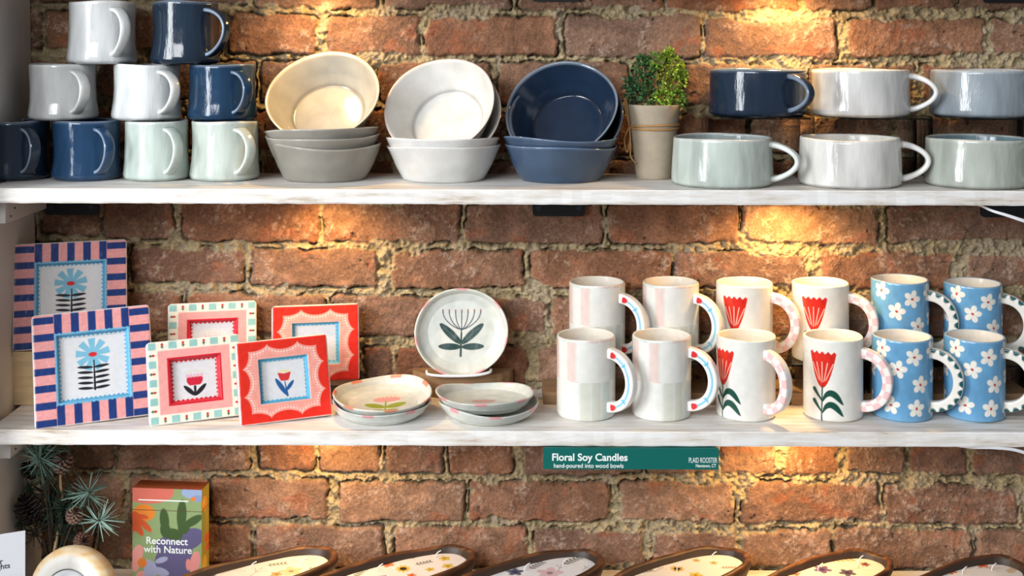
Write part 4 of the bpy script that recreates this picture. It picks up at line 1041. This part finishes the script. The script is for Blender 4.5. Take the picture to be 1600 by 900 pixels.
for i_, (pxr, pyt, tint, fl, wk, lab) in enumerate(bowls):
    # right extreme and back extreme of the rim fix the centre
    ca, sa = math.cos(ALPHA), math.sin(ALPHA)
    ex = max(abs(x*ca)+0 for x in [LB*0.985]); 
    xs_, ys_ = superell(720, LB, WB); rx = xs_*ca-ys_*sa; ry = xs_*sa+ys_*ca
    drop = D3-HB
    Yback = drop*FPX/((pyt-60)); Yc = min(Yback, 1.996)-ry.max(); iR = rx.argmax()
    Xc = (pxr-800)/FPX*(Yc+ry[iR])-rx.max()
    t = thing('candle_bowl', 'candle in long dark wooden bowl, topped with '+lab, 'candle', (Xc, Yc, Z3+0.0003), ALPHA, 'candles poured in wood bowls')
    link('bowl', wood_bowl(i_+1), M_bark, t)
    def loc2(px, py):
        q = onplane(px, py, D3-WAXZ); dx_, dy_ = q.x-Xc, q.y-Yc; return dx_*ca+dy_*sa, -dx_*sa+dy_*ca
    fl2 = []
    for (a, b, kd, c, s) in fl: u_, v_ = loc2(a, b); fl2.append((u_, v_, kd, c, s))
    rnd = random.Random(90+i_)
    for _ in range(7): fl2.append((rnd.uniform(-0.11, -0.01), rnd.uniform(-0.035, 0.02), rnd.choice('ffl'), rnd.choice([YE, OR, GG, PU, PKK, OC]), rnd.uniform(.007, .012)))
    link('wax', wax(fl2, tint, i_+3), M_wax, t)
    for (a, b) in wk:
        u_, v_ = loc2(a, b); u_ = max(-0.11, min(0.11, u_)); v_ = max(-0.03, min(0.03, v_))
        tube('wick', [(u_, v_, WAXZ-0.002), (u_, v_, WAXZ+0.004), (u_+0.003, v_-0.001, WAXZ+0.008), (u_+0.008, v_-0.002, WAXZ+0.010)], 0.0008, M_white, t)

# ============================================================ box
def cardbox():
    Yx = 1.93; A = W(207, 762, Yx); B = W(318, 762, Yx); w_ = B.x-A.x; h = A.z-(Z3+0.0003); d = 0.034
    t = thing('card_deck_box', 'colourful floral card deck box reading Reconnect with Nature', 'box', (A.x, Yx, Z3+0.0003), -math.radians(5))
    n = int(w_/0.0006); m = int(h/0.0006); gxx = np.linspace(0, w_, n); gz = np.linspace(0, h, m); X, Z = np.meshgrid(gxx, gz); X = X.ravel(); Z = Z.ravel(); N = len(X)
    k = Yx/FPX
    # picture pixel coordinates on the front (crop scale 5.625 from 190,740)
    u = 190+0 + X/k+17; v = 762+(h-Z)/k
    def E(px, py, a, b, rot=0, s=0.8): return ell(u, v, 190+px/5.625, 740+py/5.625, a/5.625, b/5.625, rot, s)
    col = flat(N, (138, 158, 106))
    col = mixc(col, (214, 110, 92), E(230, 150, 240, 110))
    col = mixc(col, (150, 170, 205), E(640, 150, 100, 55)); col = mixc(col, (128, 152, 190), E(680, 200, 50, 30))
    col = mixc(col, (226, 130, 40), E(200, 340, 100, 75)); col = mixc(col, (228, 120, 40), E(645, 205, 25, 18))
    for a in ((150, 480, 75, 30, 1.0), (210, 450, 80, 28, 0.75), (110, 420, 70, 90, 0), (185, 375, 60, 20, 0.1)): col = mixc(col, (206, 84, 36), E(*a))
    for a in ((140, 710, 50, 90, 0.3), (120, 800, 40, 60, 0), (190, 900, 60, 50, 0)): col = mixc(col, (226, 150, 140), E(*a))
    PP = (92, 86, 124)
    for a in ((600, 560, 150, 90, -0.4), (470, 640, 170, 110, 0), (430, 760, 130, 120, 0), (540, 740, 90, 140, 0.3), (500, 860, 120, 80, 0)): col = mixc(col, PP, E(*a))
    DG = (58, 84, 40)
    for a in ((385, 400, 42, 105, -0.1), (395, 490, 48, 70, -0.2), (540, 350, 44, 135, 0.05), (470, 520, 80, 50, 0.2), (640, 400, 100, 36, -0.55), (560, 460, 50, 60, 0.6)): col = mixc(col, DG, E(*a))
    for a in ((660, 760, 45, 100, 0.2), (600, 780, 22, 50, 0)): col = mixc(col, (222, 140, 134), E(*a))
    LV = (164, 166, 196)
    for a in ((360, 750, 60, 24, -0.35), (350, 850, 80, 34, 0.25), (260, 850, 60, 90, 0), (230, 780, 40, 30, 0), (330, 960, 100, 60, 0)): col = mixc(col, LV, E(*a))
    col = mixc(col, (222, 122, 40), E(185, 780, 42, 42))
    lid = 740+315/5.625; col = mixc(col, (90, 60, 40), (1-sst(np.abs(v-lid), 0.35, 0.9))*0.8)
    V = np.stack([X, np.zeros(N), Z], 1); i = np.arange(m-1)[:, None]*n; j = np.arange(n-1)[None, :]
    F = np.stack([i+j, i+j+1, i+n+j+1, i+n+j], -1).reshape(-1, 4)
    b = N; V = np.vstack([V, [[0, d, 0], [w_, d, 0], [w_, d, h], [0, d, h]], [[0, 0, h], [w_, 0, h]]]); col = np.vstack([col, flat(4, (196, 110, 60)), flat(2, (190, 90, 50))])
    F = np.vstack([F, [[b, b+3, b+2, b+1], [0, b, b+1, n-1], [b+4, b+5, b+2, b+3]]])
    # side faces as painted grids
    def side(xx, flip):
        nonlocal V, col, F
        n2 = int(d/0.0007); ys = np.linspace(0, d, n2); Yg, Zg = np.meshgrid(ys, gz); Yg = Yg.ravel(); Zg = Zg.ravel(); NN = len(Yg)
        c = flat(NN, (176, 160, 60)); 
        c = mixc(c, (240, 160, 30), ell(Yg, Zg, d*0.35, h-0.026, d*0.34, 0.013)); c = mixc(c, (244, 200, 90), ell(Yg, Zg, d*0.3, h-0.022, d*0.12, 0.005))
        c = mixc(c, (216, 96, 36), ell(Yg, Zg, d*0.75, h-0.080, d*0.35, 0.007)); c = mixc(c, (216, 96, 36), ell(Yg, Zg, d*0.85, h-0.095, d*0.3, 0.006)); c = mixc(c, (150, 156, 80), ell(Yg, Zg, d*0.2, h-0.06, d*0.25, 0.03)); c = mixc(c, (232, 190, 70), ell(Yg, Zg, d*0.4, h-0.115, d*0.3, 0.012))
        c = mixc(c, (90, 60, 40), (1-sst(np.abs(Zg-(h-(lid-762)*k)), 0.0003, 0.0008))*0.8)
        b2 = len(V); V = np.vstack([V, np.stack([np.full(NN, xx), Yg, Zg], 1)]); col = np.vstack([col, c])
        i = np.arange(m-1)[:, None]*n2; j = np.arange(n2-1)[None, :]; f = np.stack([i+j, i+j+1, i+n2+j+1, i+n2+j], -1).reshape(-1, 4)
        F = np.vstack([F, b2+(f[:, ::-1] if flip else f)])
    side(w_, False); side(0, True)
    link('carton', npmesh('carton', V, F, col, smooth=False), M_satin, t)
    def tx(s, px, py, size, bold=0, al='LEFT', m_=M_text):
        textmesh('lettering', s, size, m_, ((190+px/5.625-207)*k, -0.0003, h-(740+py/5.625-762)*k), (PI/2, 0, 0), t, 0.0001, bold, al)
    tx('Reconnect', 218, 610, 0.0150, 0.0002); tx('with Nature', 200, 685, 0.0150, 0.0002)
    bm = bmesh.new(); bx(bm, (190+150/5.625-207)*k, -0.0002, h-(740+232/5.625-762)*k, (190+600/5.625-207)*k, 0.0001, h-(740+222/5.625-762)*k); bmlink('printed_line', bm, M_text, t)
cardbox()

# ============================================================ turned wood ring
def ring_():
    Yc = 1.75; R = 0.0655
    t = thing('turned_wood_ring', 'pale turned wooden ring with a white knob in its centre', 'ornament', (gx(115, Yc), Yc, Z3+R+0.0006), 0)
    t.rotation_euler = (PI/2-math.radians(8), 0, math.radians(-14))
    poly = [(0, -0.020, 0), (R-0.010, -0.020, 0), (R-0.002, -0.014, 0), (R, -0.004, 0), (R-0.001, 0.004, 0), (R-0.005, 0.009, 1), (R-0.008, 0.011, 1), (R-0.018, 0.0125, 1), (R-0.027, 0.0110, 1), (R-0.0285, 0.009, 1), (R-0.0295, 0.0, 2), (R-0.030, -0.009, 2), (0, -0.009, 2)]
    def f(th, r, z, k):
        n = len(th); c = flat(n, (232, 214, 182)); g = fbm(r*300*np.sin(th)*0.2+3, r*np.cos(th)*260, 4, 3)
        c = mixc(c, (220, 172, 108), sst(g, 0.35, 0.75)*0.6*(r > R-0.012)+0.25*(r > R-0.012)); c = mixc(c, (226, 224, 218), ((k == 1) & (r < R-0.010))*0.85); return mixc(c, (60, 50, 44), (k == 2)*0.9)
    link('ring', lathe('ring', poly, 96, 0.003, f, wob=0, seed=1, htop=0.02), M_satin, t)
    bm = bmesh.new(); bmesh.ops.create_uvsphere(bm, u_segments=40, v_segments=24, radius=0.0365)
    bmesh.ops.scale(bm, vec=(1, 1, 0.6), verts=bm.verts); bmesh.ops.translate(bm, verts=bm.verts, vec=(0, 0, 0.009))
    bmlink('knob', bm, M_white, t, smooth=True)
ring_()

# ============================================================ price card
def card():
    a = onplane(40, 905, D3-0.020); yaw = math.radians(26)
    R_ = W(39.5, 829, 1.685); w_ = 0.062; h = 0.066
    t = thing('message_card', 'white card with small dark print at the left picture edge', 'card', (R_.x, R_.y, Z3+0.0004), yaw)
    zb = R_.z-h-(Z3+0.0004)
    bm = bmesh.new(); bx(bm, -w_, 0, zb, 0, 0.0008, zb+h); bmlink('card', bm, M_white, t)
    bm = bmesh.new(); vs = bx(bm, -w_*0.95, -0.014, 0, 0.004, 0.016, 0.004); vs += bx(bm, -w_*0.9, -0.003, 0.004, -0.002, 0.0035, zb+0.006)
    bmlink('base', bm, M_black, t)
    for s, dy in (('r', 0.0385), ('ights', 0.0455)):
        textmesh('lettering', s, 0.0098, M_dtext, (-0.0185 if s == 'ights' else -0.0275, -0.0002, zb+h-dy), (PI/2, 0, 0), t, 0.0001, 0.0001, align='RIGHT' if s == 'r' else 'RIGHT')
card()

# ============================================================ artificial pine sprigs
def pine():
    Yp = 1.90
    base = W(82, 860, Yp)
    t = thing('pine_arrangement', 'bunch of frosted pine sprigs with brown cones at the left panel', 'plant', (base.x, Yp, Z3+0.0003))
    O = Vector((base.x, Yp, Z3+0.0003))
    def L(px, py, Y=Yp): return W(px, py, Y)-O
    rnd = random.Random(5)
    poly = [(0, 0, 0), (0.018, 0, 0), (0.024, 0.010, 0), (0.022, 0.035, 0), (0.014, 0.055, 0), (0.016, 0.060, 1), (0.013, 0.060, 1), (0.011, 0.052, 2), (0, 0.05, 2)]
    link('vase', lathe('vase', poly, 40, 0.006, lambda th, r, z, k_: flat(len(th), (70, 54, 44)), seed=2), M_bark, t)
    tips = [(60, 712, 1.89, 50, (120, 156, 144), 0.047), (140, 768, 1.89, 46, (132, 162, 150), 0.036), (160, 812, 1.885, 46, (140, 168, 156), 0.036), (100, 790, 1.92, 60, (48, 74, 56), 0.036), (85, 815, 1.93, 60, (40, 62, 48), 0.036), (105, 830, 1.92, 50, (40, 62, 48), 0.032),
            (42, 760, 1.93, 40, (52, 70, 52), 0.030), (30, 810, 1.90, 40, (46, 58, 42), 0.030), (118, 775, 1.93, 50, (56, 86, 66), 0.032), (92, 712, 1.93, 44, (66, 96, 80), 0.034), (52, 830, 1.90, 34, (60, 54, 42), 0.028), (75, 770, 1.94, 50, (38, 56, 44), 0.034), (125, 800, 1.91, 34, (90, 124, 106), 0.024), (95, 850, 1.93, 60, (38, 56, 42), 0.034), (80, 790, 1.91, 60, (44, 66, 52), 0.032), (110, 812, 1.93, 60, (42, 64, 50), 0.034), (70, 740, 1.92, 40, (60, 90, 74), 0.03), (68, 700, 1.90, 40, (110, 156, 144), 0.034)]
    for (px, py, Y, n, cc, ln) in tips:
        c = L(px, py, Y); stem0 = Vector((0, 0, 0.055)); d = (c-stem0).normalized(); V = []; F = []; Cc = []
        out = Vector((c.x, -0.5*abs(c.x)-0.01, c.z*0.25)).normalized()
        dirv = (d*0.4+out*0.6).normalized()
        for i in range(n):
            a = Vector((rnd.gauss(0, 1), rnd.gauss(0, 0.8), rnd.gauss(0, 1))).normalized(); a = (a+dirv*0.35).normalized(); ll = ln*rnd.uniform(0.6, 1.05); r = 0.0011
            p0 = c+a*0.002-dirv*rnd.uniform(0, 0.012); p1 = p0+a*ll+Vector((0, 0, -0.004*rnd.random()))
            if p1.y+Yp > YW-0.012: p1.y = YW-0.012-Yp
            if (p1+O).x < -0.728: p1.x = -0.728-O.x
            s = a.orthogonal().normalized(); q = a.cross(s); b = len(V)
            for pp, rr in ((p0, r), (p1, r*0.45)):
                for m_ in range(4): an = m_*PI/2; V.append(pp+(s*math.cos(an)+q*math.sin(an))*rr)
            for m_ in range(4): F.append((b+m_, b+(m_+1) % 4, b+4+(m_+1) % 4, b+4+m_))
            F.append((b+7, b+4, b+5, b+6))
            f = rnd.uniform(0.6, 1.3); Cc += [lin(tuple(min(255, x*f) for x in cc))]*8
        link('needle_tuft', npmesh('needle_tuft', [tuple(v) for v in V], F, np.array(Cc), smooth=False), M_leaf, t)
        tube('stem', [stem0-Vector((0, 0, 0.03)), stem0+(c-stem0)*0.5+Vector((0, 0.006, 0)), c], 0.0012, M_bark2, t, sub=5, ns=6)
    for (px, py, Y, r, cc, ang) in ((97, 724, 1.905, 0.0155, (120, 92, 78), (0.5, 0.4)), (45, 797, 1.89, 0.019, (50, 38, 36), (0.2, -0.3)), (116, 806, 1.885, 0.012, (150, 120, 104), (0.6, 0.5)), (129, 846, 1.875, 0.0125, (112, 80, 66), (1.0, 0.9)), (46, 735, 1.93, 0.012, (52, 38, 32), (0, -0.5))):
        c = L(px, py, Y); V = []; F = []; Cc = []; rows_ = 9
        for k in range(rows_):
            f = k/(rows_-1); rr = r*(math.sin(PI*(0.12+0.80*f))**0.7); zz = (f-0.5)*r*2.2; npet = 8
            for q in range(npet):
                a = (q+0.5*(k % 2))*2*PI/npet; da = PI/npet*0.9; b = len(V)
                for (ra, aa, dz) in ((0.35, a-da, 0), (0.35, a+da, 0), (1.0, a+da*0.75, 0.10*r), (1.12, a, 0.22*r), (1.0, a-da*0.75, 0.10*r), (0.35, a, -0.16*r)):
                    V.append(Vector((rr*ra*math.cos(aa), rr*ra*math.sin(aa), zz+dz)))
                F += [(b, b+1, b+2, b+3), (b, b+3, b+4, b), (b+5, b+3, b+2, b+1), (b+5, b, b+4, b+3)]
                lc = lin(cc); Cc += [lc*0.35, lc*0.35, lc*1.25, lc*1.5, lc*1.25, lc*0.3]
        F2 = [f_ for f_ in F if len(set(f_)) == 4]; T2 = [(f_[0], f_[1], f_[2]) for f_ in F if len(set(f_)) < 4]
        rot = Euler((ang[0], ang[1], 0)).to_matrix(); V = [tuple(rot @ v+c) for v in V]
        link('pine_cone', npmesh('pine_cone', V, F2, np.array(Cc), smooth=False, tri=T2), M_leaf, t)
    tube('bare_twig', [L(93, 742, 1.93), L(94, 760, 1.93), L(96, 785, 1.935), Vector((0, 0, 0.05))], 0.0028, M_pine, t, sub=5)
M_bark2 = mat('twig_bark', base=(72, 56, 42), attr=False, rough=0.8, noise=0.2)
pine()
